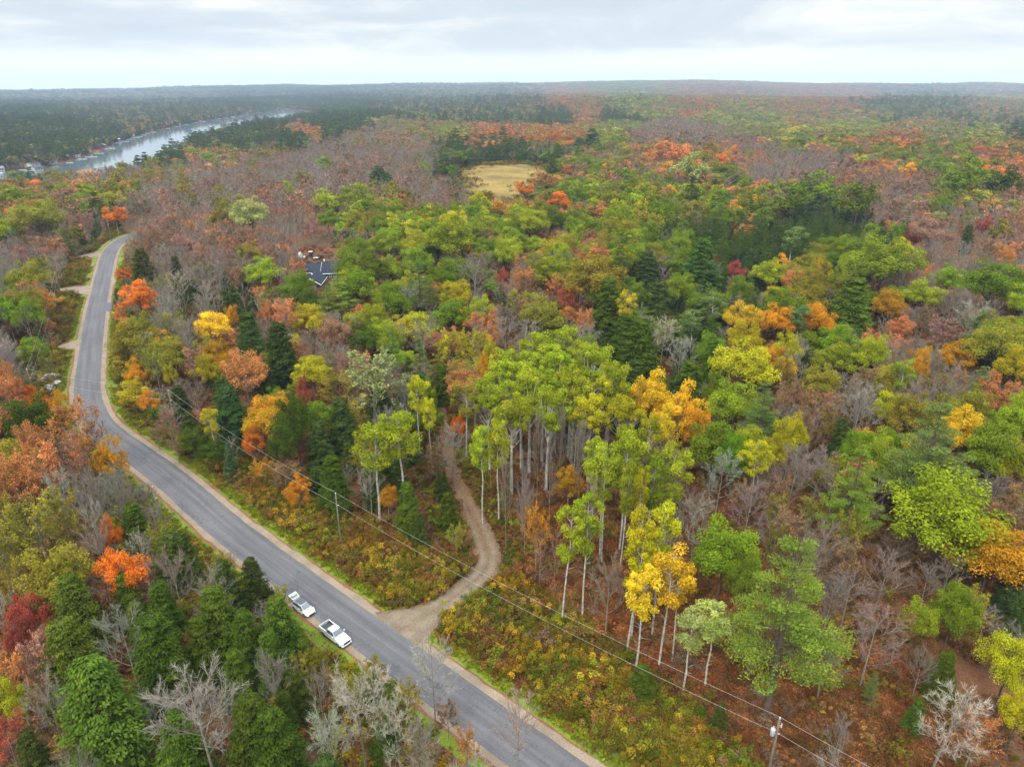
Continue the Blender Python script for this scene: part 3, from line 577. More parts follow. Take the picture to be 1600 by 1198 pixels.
# photo-read crowns: (u, v, crown width in photo pixels, kind, colour[, height in metres[, landmark words]])
CROWNS = [
 # foot of the picture, lakeward side of the road
 (88, 912, 92, 'o', 'O', 0, 'the round olive oak beside the vivid orange maple'), (192, 900, 72, 'm', 'V', 14, 'the vivid orange maple above the hemlocks'), (50, 965, 52, 'm', 'C', 13, 'the dark red maple'), (30, 1000, 40, 'm', 'C', 12),
 (122, 965, 88, 'h', 'E', 0, 'the broad hemlock below the orange maple'), (112, 1035, 92, 'h', 'E', 0), (162, 1130, 150, 'h', 'E', 0, 'the great hemlock at the lower corner'), (258, 962, 66, 'h', 'E'), (252, 1030, 104, 'h', 'E', 0, 'the wide green hemlock in mid stand'),
 (345, 985, 92, 'h', 'E', 0, 'the hemlock with pale top'), (372, 1062, 56, 'h', 'E'), (398, 1155, 96, 'h', 'E', 0, 'the bright green hemlock at the lower edge'), (285, 1175, 84, 'h', 'E'), (200, 940, 52, 'h', 'E'), (388, 1010, 70, 'h', 'E'), (320, 1020, 70, 'h', 'E'), (55, 1190, 60, 'h', 'D'),
 (440, 992, 78, 'h', 'E', 0, 'the hemlock nearest the two white cars'), (468, 1088, 46, 'h', 'E'), (425, 1035, 60, 'h', 'E'), (432, 1170, 90, 'h', 'E'), (398, 920, 56, 'h', 'D'), (355, 925, 60, 'h', 'D'), (445, 1120, 44, 'h', 'E'), (290, 880, 56, 'h', 'D'), (220, 985, 50, 'h', 'E'),
 (198, 1003, 78, 'b', 'g', 0, 'the leafless tree between the hemlocks'), (315, 1122, 135, 'b', 'w', 17, 'the wide leafless tree with pale limbs'), (22, 1065, 62, 's', 'R'), (12, 1105, 52, 'o', 'L', 12), (14, 1160, 62, 's', 'C'), (80, 1110, 68, 'b', 'g'), (12, 965, 40, 'b', 'w'), (62, 1040, 60, 's', 'S'),
 (330, 935, 62, 'b', 'g'), (272, 905, 62, 'b', 'n'), (232, 908, 32, 's', 'S'), (430, 1062, 60, 'b', 'g', 0, 'the leafless tree below the white pickup'), (562, 1112, 118, 'b', 'w', 0, 'the tall leafless tree below the road edge'), (622, 1140, 88, 'b', 'w'), (676, 1052, 72, 'b', 'w', 14, 'the thin leafless tree standing against the road'), (808, 1130, 66, 'b', 'w', 13, 'the pale dead sapling against the road at the picture foot'), (520, 1155, 80, 'b', 'w'), (590, 1090, 54, 'o', 'E', 9), (600, 1170, 48, 'o', 'E', 10), (728, 1172, 42, 's', 'R', 9), (660, 1170, 60, 'b', 'g', 12), (500, 1080, 46, 'b', 'g', 11),
 (492, 1030, 34, 'o', 'O', 5), (508, 1066, 38, 's', 'N', 5), (540, 1080, 40, 'o', 'O', 6), (585, 1045, 38, 's', 'O', 5), (440, 935, 30, 's', 'O', 6), (640, 1090, 42, 's', 'O', 7), (700, 1120, 40, 's', 'N', 6), (470, 1040, 36, 's', 'O', 5),
 # lakeward side, beside the bend
 (66, 742, 72, 's', 'R', 17), (28, 765, 62, 'm', 'R', 18, 'the orange maple at the picture edge by the bend'), (112, 725, 66, 's', 'S', 17, 'the dusty rose maple by the bend'), (120, 672, 74, 's', 'R', 17, 'the orange and rose maple hiding the inside of the bend'), (98, 652, 40, 'm', 'A', 17), (174, 725, 46, 'm', 'A', 16, 'the amber maple at the road bend'), (44, 664, 84, 'o', 'X', 16, 'the dark green oak beside the bend'), (8, 622, 52, 's', 'R'), (150, 690, 50, 'b', 'n', 12), (60, 700, 50, 'm', 'R', 17),
 (174, 838, 30, 'm', 'V', 13, 'the slim vivid orange maple'), (215, 835, 58, 'h', 'X'), (60, 825, 92, 's', 'O', 16), (18, 865, 64, 's', 'O'), (105, 815, 50, 's', 'O', 16), (270, 880, 60, 'h', 'D'), (140, 780, 60, 'b', 'g', 17), (180, 775, 56, 'b', 'g', 16), (90, 780, 50, 'b', 'w', 17), (225, 865, 42, 'b', 'w', 12), (20, 915, 56, 's', 'O'), (150, 830, 44, 'b', 'w', 16), (200, 790, 40, 'b', 'n', 13),
 # roadside, forest side, up to the bend
 (217, 470, 60, 'm', 'V', 13, 'the vivid orange maple by the asphalt apron'), (193, 430, 22, 'm', 'V', 9), (226, 427, 46, 'h', 'D', 0, 'the dark conifer above the apron'), (335, 512, 56, 'o', 'Y', 13, 'the yellow-green tree in the grey woods'), (360, 498, 24, 'm', 'A'), (213, 585, 36, 'm', 'A', 11), (208, 618, 42, 'o', 'W', 11, 'the yellow-green tree at the outside of the bend'), (232, 630, 30, 'm', 'A', 10),
 (384, 588, 62, 'm', 'R', 18, 'the tall salmon-orange maple above the bend'), (392, 535, 60, 'h', 'D'), (328, 582, 44, 'o', 'W', 12), (352, 630, 48, 'h', 'D', 0), (303, 570, 36, 's', 'S'), (266, 590, 22, 'o', 'W', 10), (264, 662, 30, 's', 'S', 10), (362, 655, 66, 'h', 'F', 0, 'the black-green hemlock above the straight road'), (328, 655, 30, 'a', 'W', 14), (300, 690, 46, 'o', 'X', 8), (275, 700, 34, 's', 'N', 6), (330, 710, 42, 'o', 'X', 8), (245, 680, 28, 's', 'N', 6),
 (418, 668, 64, 'm', 'A', 14, 'the amber tree beside the dark hemlocks'), (394, 695, 34, 'm', 'V', 11), (462, 668, 68, 'o', 'X', 16, 'the deep green oak with a red tip'), (476, 622, 24, 'm', 'C', 17), (445, 700, 48, 'o', 'X', 14), (535, 672, 60, 'h', 'D'), (522, 760, 56, 'h', 'X', 14, 'the dark hemlock behind the roadside pole'), (500, 700, 48, 'h', 'D'), (465, 770, 40, 'm', 'A', 8), (604, 685, 106, 'a', 'L', 22, 'the lone lime-green aspen beside the track'), (638, 800, 46, 'h', 'X', 13), (656, 830, 30, 'h', 'D', 8), (605, 778, 30, 'm', 'A', 8), (575, 745, 48, 'b', 'w', 15), (545, 720, 30, 'h', 'D', 9), (440, 560, 70, 'h', 'D', 0, 'the bushy dark hemlock among orange maples'), (415, 600, 40, 'h', 'D'),
 (650, 612, 36, 'a', 'W', 21), (670, 640, 28, 'a', 'W', 17), (706, 700, 62, 'b', 'n', 13, 'the leafless tree beside the track'), (716, 672, 24, 'm', 'V', 11), (726, 618, 46, 'a', 'O', 20), (765, 690, 66, 'a', 'L', 22, 'the lime aspen standing by the track mouth'), (700, 800, 36, 'h', 'X', 9), (712, 840, 30, 's', 'O', 7), (680, 720, 40, 's', 'N', 9), (690, 760, 30, 'h', 'D', 7), (445, 745, 50, 's', 'N', 6), (412, 735, 40, 's', 'A', 6), (620, 740, 32, 'h', 'D', 9),
 # middle
 (445, 497, 48, 's', 'R', 16), (418, 490, 26, 'm', 'R'), (480, 500, 52, 'o', 'W', 14, 'the bright yellow-green tree below the house'), (530, 524, 58, 'm', 'S', 16, 'the salmon-red maple below the house'), (410, 430, 54, 'o', 'L', 14, 'the lime oak lakeward of the house'), (463, 452, 56, 'o', 'G', 14), (475, 475, 50, 'o', 'E', 13), (530, 458, 56, 'p', 'P', 17), (512, 472, 46, 'p', 'P', 16), (655, 445, 56, 'p', 'B', 24, 'the tall blue-green pine behind the thicket of oaks'), (672, 465, 40, 'p', 'B', 18), (620, 472, 62, 'o', 'G', 16), (568, 530, 50, 'o', 'X', 14), (580, 425, 52, 'o', 'G'), (560, 452, 66, 'o', 'G'), (650, 412, 50, 'o', 'G'), (602, 385, 50, 'o', 'L'), (640, 470, 40, 'b', 'w'), (706, 378, 76, 'o', 'L', 15, 'the wide lime oak behind the blue-green pine'), (650, 385, 50, 'o', 'L'), (790, 400, 42, 'o', 'L'), (712, 465, 50, 'o', 'W', 15), (706, 495, 64, 'o', 'G', 14), (614, 548, 36, 'p', 'P', 19), (657, 562, 42, 'p', 'B', 18), (490, 585, 64, 'o', 'W', 12), (580, 598, 104, 's', 'K', 14, 'the pale straw-coloured thinning tree in the middle'), (530, 610, 60, 's', 'O', 12), (790, 525, 42, 'b', 'w', 16, 'the white leafless tree behind the lime grove'), (785, 436, 20, 'm', 'C'), (783, 468, 30, 'p', 'F', 15), (702, 548, 50, 's', 'W', 14), (740, 545, 52, 's', 'W', 15), (740, 430, 66, 'b', 'n'), (765, 578, 40, 'm', 'A', 19), (768, 550, 24, 'a', 'L', 20), (660, 525, 60, 'b', 'n'), (690, 600, 40, 'h', 'X', 12), (540, 580, 36, 's', 'S', 14),
 # the tall lime grove and what stands round it
 (790, 612, 97, 'g', 'L', 24, 'the lime tree at the lakeward end of the lime grove'), (835, 568, 106, 'g', 'L', 25, 'the tallest dome of the lime grove'), (828, 640, 106, 'g', 'L', 24), (885, 560, 92, 'g', 'L', 25), (925, 598, 106, 'g', 'L', 24, 'the lime tree beside the golden maple'), (870, 600, 81, 'g', 'L', 24), (772, 570, 44, 'a', 'L', 24), (950, 640, 99, 'g', 'W', 21), (900, 640, 40, 'a', 'L', 19),
 (1015, 635, 70, 'm', 'Y', 21, 'the golden yellow maple of the middle'), (1055, 655, 78, 'm', 'Y', 19, 'the golden maple crown facing the dark oaks'), (1030, 680, 50, 'm', 'Y', 17), (1085, 672, 40, 'm', 'A', 17), (990, 650, 40, 'm', 'Y', 19),
 (962, 718, 82, 'a', 'L', 24, 'the lime aspen over a clump of white trunks'), (1032, 738, 86, 'a', 'L', 23, 'the spreading lime aspen with forked white trunk'), (1000, 690, 66, 'a', 'L', 24), (900, 822, 86, 'a', 'L', 22, 'the lime aspen leaning beside the white trunks'), (1018, 830, 88, 'a', 'W', 24, 'the yellow-green aspen in front of the lime aspens'), (1025, 905, 98, 'a', 'Y', 20, 'the yellow aspen above the leaf-strewn floor'), (990, 880, 60, 'a', 'W', 21), (1098, 975, 92, 'a', 'K', 14, 'the crooked aspen with thin straw-coloured crown'), (1065, 905, 50, 'a', 'Y', 19), (948, 742, 44, 'a', 'L', 23), (978, 752, 40, 'a', 'L', 24), (1005, 770, 36, 'a', 'W', 23),
 (888, 758, 44, 'm', 'A', 11), (838, 832, 44, 's', 'A', 13), (925, 800, 20, 'b', 'w', 20), (860, 740, 22, 'b', 'g', 19), (820, 760, 22, 'b', 'g', 19), (790, 765, 22, 'b', 'g', 20), (905, 720, 22, 'b', 'g', 20), (840, 700, 22, 'b', 'g', 22), (875, 690, 22, 'b', 'g', 21),
 (1125, 745, 56, 'b', 'w', 15, 'the pale leafless tree below the golden maple'), (1088, 812, 78, 'b', 'w', 14), (1112, 700, 84, 'o', 'G', 15), (1150, 722, 60, 'o', 'G', 14), (1146, 640, 78, 'o', 'G', 16), (1190, 645, 66, 'p', 'B', 20, 'the blue-green pine uphill of the golden maple'), (1185, 712, 50, 'a', 'W', 17), (1130, 868, 92, 'o', 'G', 15, 'the mid green tree beside the big pine'), (1160, 905, 56, 'o', 'G', 13), (1235, 688, 48, 'o', 'W'), (1207, 712, 36, 'o', 'W'), (1170, 790, 56, 'b', 'n'),
 (1228, 955, 196, 'p', 'P', 30, 'the big white pine above the litter slope'), (1335, 770, 104, 'p', 'P', 24, 'the dense conical pine behind the slope'), (1450, 712, 150, 'p', 'B', 24, 'the broad pine amid oaks'), (1482, 815, 160, 'o', 'L', 15, 'the wide lime-green oak by the picture edge'), (1550, 872, 122, 'o', 'A', 15, 'the golden oak in front of the lime oak'), (1497, 682, 62, 'o', 'Y', 17), (1550, 712, 92, 'o', 'G', 17), (1590, 665, 62, 'o', 'L'), (1422, 655, 62, 'o', 'O'), (1556, 625, 54, 'm', 'R'), (1310, 690, 36, 'h', 'D', 12), (1340, 640, 66, 'b', 'w', 16, 'the dead white tree with broad arms'), (1585, 730, 50, 'o', 'W'), (1270, 800, 44, 's', 'O', 8), (1240, 740, 60, 'b', 'n'), (1400, 855, 60, 'b', 'n', 9), (1380, 900, 70, 'b', 'n', 11),
 (1432, 975, 50, 'o', 'L', 10), (1490, 962, 72, 'o', 'G', 13), (1578, 1040, 78, 'o', 'W', 13), (1592, 1120, 56, 'o', 'W', 10), (1472, 1058, 52, 'h', 'X', 9), (1480, 1130, 116, 'b', 'w', 12, 'the wide leafless tree in the lower corner'), (1362, 1000, 84, 'b', 'g', 13, 'the grey leafless tree beside the big pine'), (1590, 970, 40, 'h', 'D', 10), (1525, 1150, 62, 's', 'R', 10), (1430, 1120, 36, 'h', 'E', 6), (1362, 1075, 30, 'p', 'B', 8), (1580, 920, 50, 'h', 'F', 11), (1405, 985, 50, 's', 'N', 9), (1440, 1040, 44, 'b', 'n', 9), (1310, 1150, 36, 'b', 'g', 9),
 (1003, 1066, 50, 'h', 'X', 6.2, 'the small egg-shaped cedar under the wires'), (1124, 1124, 28, 'h', 'D', 5.5, 'the dark little cedar'), (1096, 1118, 20, 'h', 'X', 3.6),
 # uphill
 (828, 385, 34, 'o', 'L', 12), (862, 427, 58, 'o', 'L', 14), (928, 440, 92, 'o', 'O', 15), (945, 455, 60, 'o', 'L', 14), (932, 408, 52, 's', 'R', 14), (935, 432, 36, 'h', 'D', 13), (950, 488, 66, 'h', 'X'), (978, 472, 30, 'a', 'W', 20), (1095, 425, 68, 'h', 'D', 0, 'the dark hemlock below the red maple'), (1150, 425, 32, 'm', 'C', 14, 'the red maple among dark conifers'), (1115, 410, 14, 'm', 'C', 11), (885, 470, 36, 's', 'C', 13), (870, 450, 40, 's', 'R', 13), (1112, 476, 44, 'a', 'B', 18), (1082, 500, 46, 'a', 'B', 17), (1000, 562, 80, 'h', 'X', 0, 'the big dark hemlock behind the golden maple'), (975, 540, 60, 'h', 'X'), (1035, 525, 46, 'b', 'w'), (1062, 558, 44, 'b', 'w', 15), (1160, 500, 54, 'm', 'Y', 17, 'the bright yellow maple uphill'), (1162, 532, 52, 'o', 'W', 15), (1215, 508, 60, 'o', 'A', 15), (1165, 580, 92, 'o', 'W', 15), (1110, 575, 52, 'h', 'X'), (850, 500, 66, 'o', 'O', 14), (826, 528, 40, 'b', 'w', 15), (1060, 455, 50, 'o', 'G'), (1030, 480, 50, 'h', 'D'), (1010, 425, 50, 'h', 'D', 14), (990, 600, 50, 'h', 'D', 14), (1075, 600, 60, 'h', 'X', 13),
 (1240, 370, 44, 'a', 'B', 20), (1330, 483, 78, 'h', 'X', 22, 'the tall broad hemlock on the hillside'), (1380, 415, 92, 'o', 'G', 15), (1412, 393, 26, 'm', 'Y', 14), (1452, 365, 60, 'm', 'S', 15, 'the rose-red maple on the slope'), (1425, 372, 30, 'm', 'C'), (1535, 357, 26, 'm', 'C'), (1572, 405, 24, 'm', 'R', 14), (1550, 450, 84, 'o', 'G', 16), (1480, 440, 54, 'o', 'L', 15), (1592, 470, 50, 'o', 'L'), (1438, 465, 58, 'o', 'L', 15), (1390, 480, 48, 'o', 'A', 14), (1408, 515, 40, 'm', 'R', 13), (1310, 562, 66, 'o', 'L', 14), (1362, 560, 50, 'o', 'L', 16), (1432, 575, 34, 'm', 'A', 17, 'the slim amber tree beside lime oaks'), (1410, 582, 34, 'a', 'L', 17), (1490, 560, 52, 'm', 'A', 14), (1560, 545, 92, 'o', 'O', 17), (1532, 602, 52, 'p', 'B', 14), (1250, 490, 36, 'a', 'B', 17), (1205, 430, 52, 'o', 'L', 15), (1520, 500, 50, 'b', 'w'), (1500, 395, 30, 'b', 'w'), (1510, 375, 26, 'h', 'D'), (1460, 395, 40, 'b', 'n'), (1280, 600, 60, 'o', 'O', 13), (1390, 640, 50, 'o', 'W', 12), (1470, 520, 54, 's', 'S', 13), (1590, 580, 60, 'o', 'W', 16), (1520, 640, 60, 'o', 'O', 14),
 (392, 338, 60, 'o', 'K', 17, 'the pale straw-yellow tree behind the house'), (510, 318, 42, 'o', 'L', 15), (512, 345, 36, 'o', 'G', 14), (592, 285, 40, 'h', 'F', 18, 'the dark hemlock pair on the grey slope'), (605, 292, 34, 'h', 'F', 16), (450, 300, 24, 'o', 'L'), (470, 285, 30, 'o', 'G'), (290, 305, 28, 'o', 'O'), (510, 260, 28, 'o', 'G'), (180, 340, 36, 'm', 'V', 14, 'the orange maple beside the far bend'), (140, 310, 40, 'o', 'L', 15), (190, 290, 46, 'o', 'O', 14), (60, 345, 70, 'o', 'O', 14), (10, 310, 50, 'o', 'L', 14), (780, 325, 28, 'm', 'A', 14, 'the amber maple at the foot of the marsh'), (925, 300, 36, 'o', 'L', 15), (1042, 305, 30, 'm', 'A', 15, 'the round amber maple behind the oak crowns'), (935, 332, 30, 'm', 'R', 15), (860, 345, 50, 'o', 'G', 15), (835, 355, 50, 'o', 'L'), (1080, 268, 54, 'o', 'K', 16), (1035, 238, 40, 'm', 'R', 16), (1060, 242, 34, 'm', 'R'), (925, 218, 36, 'h', 'F', 20), (905, 225, 26, 'h', 'F', 18), (1360, 262, 20, 'm', 'C'), (1330, 258, 18, 'm', 'C'), (1565, 290, 60, 'o', 'E', 19, 'the big dark green dome at the picture edge'), (1510, 282, 70, 'o', 'G', 15), (1340, 320, 66, 'o', 'G', 16), (1280, 300, 60, 'o', 'G', 15), (1240, 320, 60, 'o', 'G', 15), (1080, 300, 40, 'p', 'E', 18), (820, 300, 34, 'm', 'V', 14), (850, 285, 34, 'm', 'R', 13), (870, 315, 36, 'm', 'V', 14),
]
# what the woods are made of, read at points of the photograph; each is (u, v, mix, how closely they stand)
MIX = {
 'bare': 'bn bg bn bg sN sS', 'bareo': 'bn bg bn sN sR oO bg bg bn', 'grey': 'bg bg bw bg sO hD', 'oaks': 'oG oL oG oO oW bn', 'oakb': 'oG oL oO bn bg oG sN mR', 'orange': 'mR sR mA mR sN oO bn sS mV', 'mixr': 'mR sS bn oG oO sR oL bg mA hD', 'con': 'hD hF fF hD fD pE', 'conm': 'hD fF hX oG bg pE',
 'pinew': 'pF pF pE hF pF oX oO pF oG', 'lightm': 'oL sO bg oO hX sR bn', 'brown': 'sN bn sN sO bn', 'litter': 'bn bg sN bn', 'rosy': 'sS sN bn sR bg bn mS', 'farmix': 'oG mR bn pF oO bn hF bg pF oE bn', 'lime': 'oL oG aL', 'yell': 'oW mA sO oO mR bn hD', 'hem': 'hE hE hD bg bw', 'asp': 'bg bg bw aL', 'olive': 'sO sO bg bw oO hD',
}
SEEDS = [(30, 300, 'orange'), (20, 340, 'mixr'), (100, 330, 'rosy'), (150, 300, 'mixr'), (90, 290, 'lightm'), (200, 275, 'bareo'), (260, 270, 'bareo'), (300, 240, 'mixr'), (340, 270, 'bare'), (280, 320, 'bare'), (60, 380, 'rosy'), (40, 420, 'grey'), (150, 360, 'con'), (30, 470, 'mixr'), (60, 520, 'conm'), (40, 580, 'grey'), (30, 540, 'grey'), (100, 360, 'bareo'),
 (330, 330, 'bareo'), (240, 370, 'bare'), (300, 390, 'rosy'), (260, 430, 'grey'), (310, 450, 'grey'), (270, 500, 'grey'), (250, 550, 'olive'), (290, 590, 'grey'), (230, 520, 'yell'), (360, 440, 'grey'), (380, 390, 'rosy'), (440, 360, 'bare'), (500, 370, 'bare'), (430, 320, 'rosy'), (460, 260, 'bare'), (530, 280, 'bare'), (520, 230, 'bare'), (400, 240, 'bareo'), (450, 400, 'bareo'), (555, 370, 'bareo'), (560, 330, 'lightm'), (620, 250, 'bare'), (650, 220, 'bareo'), (640, 280, 'bare'), (690, 310, 'bare'), (600, 340, 'oakb'), (680, 350, 'oaks'), (640, 320, 'bareo'), (720, 250, 'conm'), (660, 200, 'oakb'),
 (360, 205, 'pinew'), (300, 225, 'pinew'), (420, 190, 'pinew'), (500, 185, 'pinew'), (540, 200, 'pinew'), (250, 245, 'pinew'), (470, 200, 'orange'), (430, 215, 'pinew'), (380, 225, 'pinew'), (330, 240, 'mixr'), (560, 210, 'bareo'), (60, 235, 'pinew'), (10, 230, 'pinew'), (120, 215, 'pinew'), (60, 200, 'pinew'), (190, 180, 'farmix'), (250, 185, 'farmix'), (330, 170, 'farmix'), (20, 255, 'pinew'), (400, 165, 'pinew'),
 (740, 235, 'con'), (790, 238, 'con'), (850, 240, 'conm'), (760, 210, 'orange'), (820, 205, 'orange'), (870, 215, 'orange'), (690, 200, 'oakb'), (700, 180, 'farmix'), (850, 180, 'con'), (780, 175, 'farmix'), (960, 180, 'con'), (900, 175, 'orange'), (960, 205, 'oaks'), (1000, 210, 'bare'), (940, 250, 'mixr'), (1100, 210, 'bare'), (1150, 225, 'bare'), (1060, 190, 'bare'), (1020, 240, 'orange'), (1120, 240, 'orange'), (980, 280, 'mixr'), (900, 280, 'oakb'), (840, 330, 'orange'), (800, 350, 'oaks'), (900, 345, 'oakb'), (980, 320, 'oaks'), (1040, 330, 'oakb'), (1130, 290, 'mixr'), (1150, 320, 'mixr'), (1180, 270, 'bareo'), (1200, 230, 'bareo'), (1080, 170, 'orange'), (1120, 180, 'oaks'), (1180, 190, 'oaks'), (1000, 170, 'oaks'),
 (1250, 180, 'mixr'), (1300, 165, 'orange'), (1400, 170, 'conm'), (1450, 190, 'mixr'), (1500, 180, 'conm'), (1560, 170, 'mixr'), (1580, 200, 'farmix'), (1240, 215, 'oaks'), (1320, 200, 'oaks'), (1300, 220, 'mixr'), (1400, 225, 'orange'), (1480, 215, 'oakb'), (1540, 205, 'oaks'), (1560, 240, 'orange'), (1450, 250, 'oakb'), (1380, 250, 'mixr'), (1280, 250, 'bare'), (1230, 260, 'bare'), (1350, 285, 'rosy'), (1420, 290, 'rosy'), (1480, 300, 'oakb'), (1590, 260, 'orange'), (1580, 330, 'rosy'), (1540, 340, 'bareo'), (1300, 340, 'con'), (1200, 360, 'con'), (1120, 360, 'con'), (1250, 400, 'con'), (1180, 400, 'con'), (1330, 380, 'conm'), (1370, 350, 'conm'), (1400, 330, 'rosy'), (1480, 380, 'bareo'), (1560, 390, 'rosy'), (1440, 420, 'bareo'), (1260, 440, 'yell'), (1300, 440, 'conm'), (1360, 450, 'oakb'), (1400, 540, 'bareo'), (1470, 500, 'bareo'), (1460, 600, 'bareo'), (1510, 560, 'bareo'), (1580, 510, 'oaks'),
 (1000, 380, 'oakb'), (930, 375, 'oakb'), (880, 390, 'mixr'), (1060, 380, 'conm'), (980, 440, 'conm'), (820, 440, 'bareo'), (760, 460, 'bareo'), (860, 470, 'mixr'), (820, 490, 'brown'), (920, 520, 'conm'), (880, 520, 'bare'), (1040, 510, 'conm'), (1080, 540, 'conm'), (1250, 560, 'bareo'), (1220, 560, 'yell'), (1270, 520, 'conm'), (1330, 600, 'bareo'), (1250, 620, 'brown'), (1230, 480, 'mixr'), (1170, 470, 'conm'), (1130, 510, 'conm'), (1080, 620, 'conm'), (1200, 620, 'oakb'),
 (400, 460, 'grey'), (380, 420, 'bareo'), (420, 520, 'bareo'), (400, 560, 'mixr'), (460, 540, 'yell'), (560, 560, 'bareo'), (600, 500, 'oaks'), (560, 490, 'oakb'), (640, 520, 'oakb'), (680, 430, 'oaks'), (620, 420, 'oaks'), (740, 400, 'oakb'), (740, 500, 'mixr'), (680, 560, 'yell'), (720, 600, 'yell'), (620, 620, 'olive'), (560, 640, 'olive'), (600, 570, 'bareo'), (500, 640, 'conm'), (380, 620, 'conm'), (340, 600, 'yell'), (300, 640, 'conm'), (440, 640, 'yell'), (520, 800, 'brown'), (640, 700, 'conm'), (560, 700, 'olive'), (480, 720, 'conm'), (660, 660, 'conm'), (680, 620, 'conm'),
 (850, 760, 'asp'), (900, 850, 'litter'), (950, 800, 'asp'), (820, 850, 'litter'), (760, 760, 'asp'), (1000, 950, 'litter'), (1100, 1050, 'litter'), (1150, 1000, 'litter'), (1300, 1100, 'litter'), (1250, 820, 'brown'), (1180, 780, 'brown'), (1060, 780, 'bare'), (1120, 660, 'oaks'), (1280, 740, 'bareo'), (1300, 850, 'brown'), (1400, 950, 'brown'), (1400, 780, 'brown'), (1570, 790, 'brown'), (1560, 960, 'lightm'), (1500, 1020, 'brown'), (1540, 1090, 'brown'), (1400, 620, 'bareo'), (1380, 690, 'oakb'), (1490, 640, 'oaks'),
 (30, 700, 'mixr'), (10, 820, 'olive'), (60, 880, 'olive'), (140, 850, 'olive'), (200, 760, 'grey'), (20, 940, 'grey'), (40, 1050, 'rosy'), (60, 1140, 'rosy'), (110, 1110, 'hem'), (200, 1080, 'hem'), (300, 1060, 'hem'), (340, 1180, 'hem'), (430, 950, 'hem'), (500, 1190, 'grey'), (240, 900, 'grey'), (380, 900, 'grey'), (640, 1190, 'grey'), (300, 960, 'hem'), (10, 1000, 'grey'), (10, 600, 'orange')]
SU = np.array([(s[0], s[1]) for s in SEEDS], float)
Z = lambda *q: np.array([at(*p) for p in q])
OPEN = [Z((372, 740), (445, 760), (540, 800), (640, 850), (715, 890), (720, 930), (640, 965), (560, 930), (420, 830)),             # brushy verge between road and track
        Z((650, 1010), (735, 950), (790, 905), (850, 930), (960, 1010), (1080, 1110), (1180, 1198), (1250, 1330), (1000, 1260), (860, 1150)),   # brush field under the wires
        Z((84, 660), (118, 655), (120, 560), (138, 450), (150, 405), (175, 385), (205, 368), (180, 355), (130, 400), (104, 440), (98, 470), (86, 540)),
        Z((225, 740), (300, 800), (360, 870), (320, 890), (270, 850), (215, 775))]
THIN = [Z((860, 900), (960, 900), (1100, 960), (1210, 1040), (1450, 960), (1500, 1198), (1560, 1400), (1250, 1400), (1100, 1130), (960, 1010)), Z((740, 720), (960, 740), (1120, 800), (1240, 830), (1240, 960), (1000, 960), (860, 930), (780, 850))]
CLEAR = Z((454, 412), (456, 396), (476, 384), (506, 384), (534, 410), (540, 440), (524, 466), (492, 470), (474, 440))
def put(hand=[]):
    rng = np.random.default_rng(3); out = []
    crowns = []
    for c in CROWNS:                                                  # the broad poplar and aspen crowns are several stems each
        if c[3] == 'g':
            for n_, (du, dv, s_) in enumerate(((-.27, .10, .60), (.26, .06, .58), (.0, -.17, .62))): crowns.append((c[0]+du*c[2], c[1]+dv*c[2], c[2]*s_, *c[3:6], *(c[6:] if n_ == 2 else ())))
        elif c[3] == 'a' and c[2] > 60:
            for n_, (du, dv, s_) in enumerate(((-.2, .07, .66), (.2, -.08, .68))): crowns.append((c[0]+du*c[2], c[1]+dv*c[2], c[2]*s_, *c[3:5], c[5]+n_*1.2, *(c[6:] if n_ == 0 else ())))
        else: crowns.append(c)
    for i, c in enumerate(crowns):
        u, v, wpx, k, col = c[:5]; Hh = c[5] if len(c) > 5 else 0
        base_k = k; r = 4.0; zc = {'o': .61, 'm': .60, 'g': .76, 'a': .80, 'p': .60, 'h': .46, 'f': .46, 'b': .66, 's': .66}[k]
        for _ in range(8):
            H = max(Hh or HOF[k](r), {'o': 2.3, 'm': 2.5, 'g': 3.2, 'a': 4, 'p': 3.2, 'h': 2.5, 'f': 3, 'b': 2.4, 's': 2.4}[k]*r); x, y = at(u, v, H*zc); x = float(x); y = float(y); g0 = float(terrain(x, y))
            for _ in range(3): x, y = at(u, v, H*zc+g0); g0 = float(terrain(x, y))
            d = proj(x, y, g0+H*zc)[2]; r = wpx/2*d/F
        out.append(dict(x=x, y=y, z=g0, H=H, R=r*.95, k=k, c=col, u=u, v=v, w=wpx, d=d, name=(c[6] if len(c) > 6 else None), hand=True))
    return out
TREES = put()
hx = np.array([t['x'] for t in TREES]); hy = np.array([t['y'] for t in TREES]); hr = np.array([t['R'] for t in TREES]); hu = np.array([t['u'] for t in TREES]); hv = np.array([t['v'] for t in TREES]); hw = np.array([t['w'] for t in TREES]); hd = np.array([t['d'] for t in TREES])
KEEP = [(490, 424, 34, 345), (515, 422, 34, 345), (500, 442, 24, 335), (483, 400, 34, 360), (745, 800, 22, 170), (757, 845, 30, 150), (766, 885, 44, 140), (712, 935, 50, 125), (660, 968, 60, 118), (722, 762, 16, 180), (476, 948, 44, 125), (524, 990, 56, 118), (76, 594, 30, 232), (110, 452, 34, 310), (108, 540, 30, 250), (140, 400, 24, 380), (92, 500, 20, 280), (180, 378, 30, 440), (160, 400, 34, 400)]
hu, hv, hw, hd = (np.concatenate([a, [q[i] for q in KEEP]]) for i, a in enumerate((hu, hv, hw, hd)))
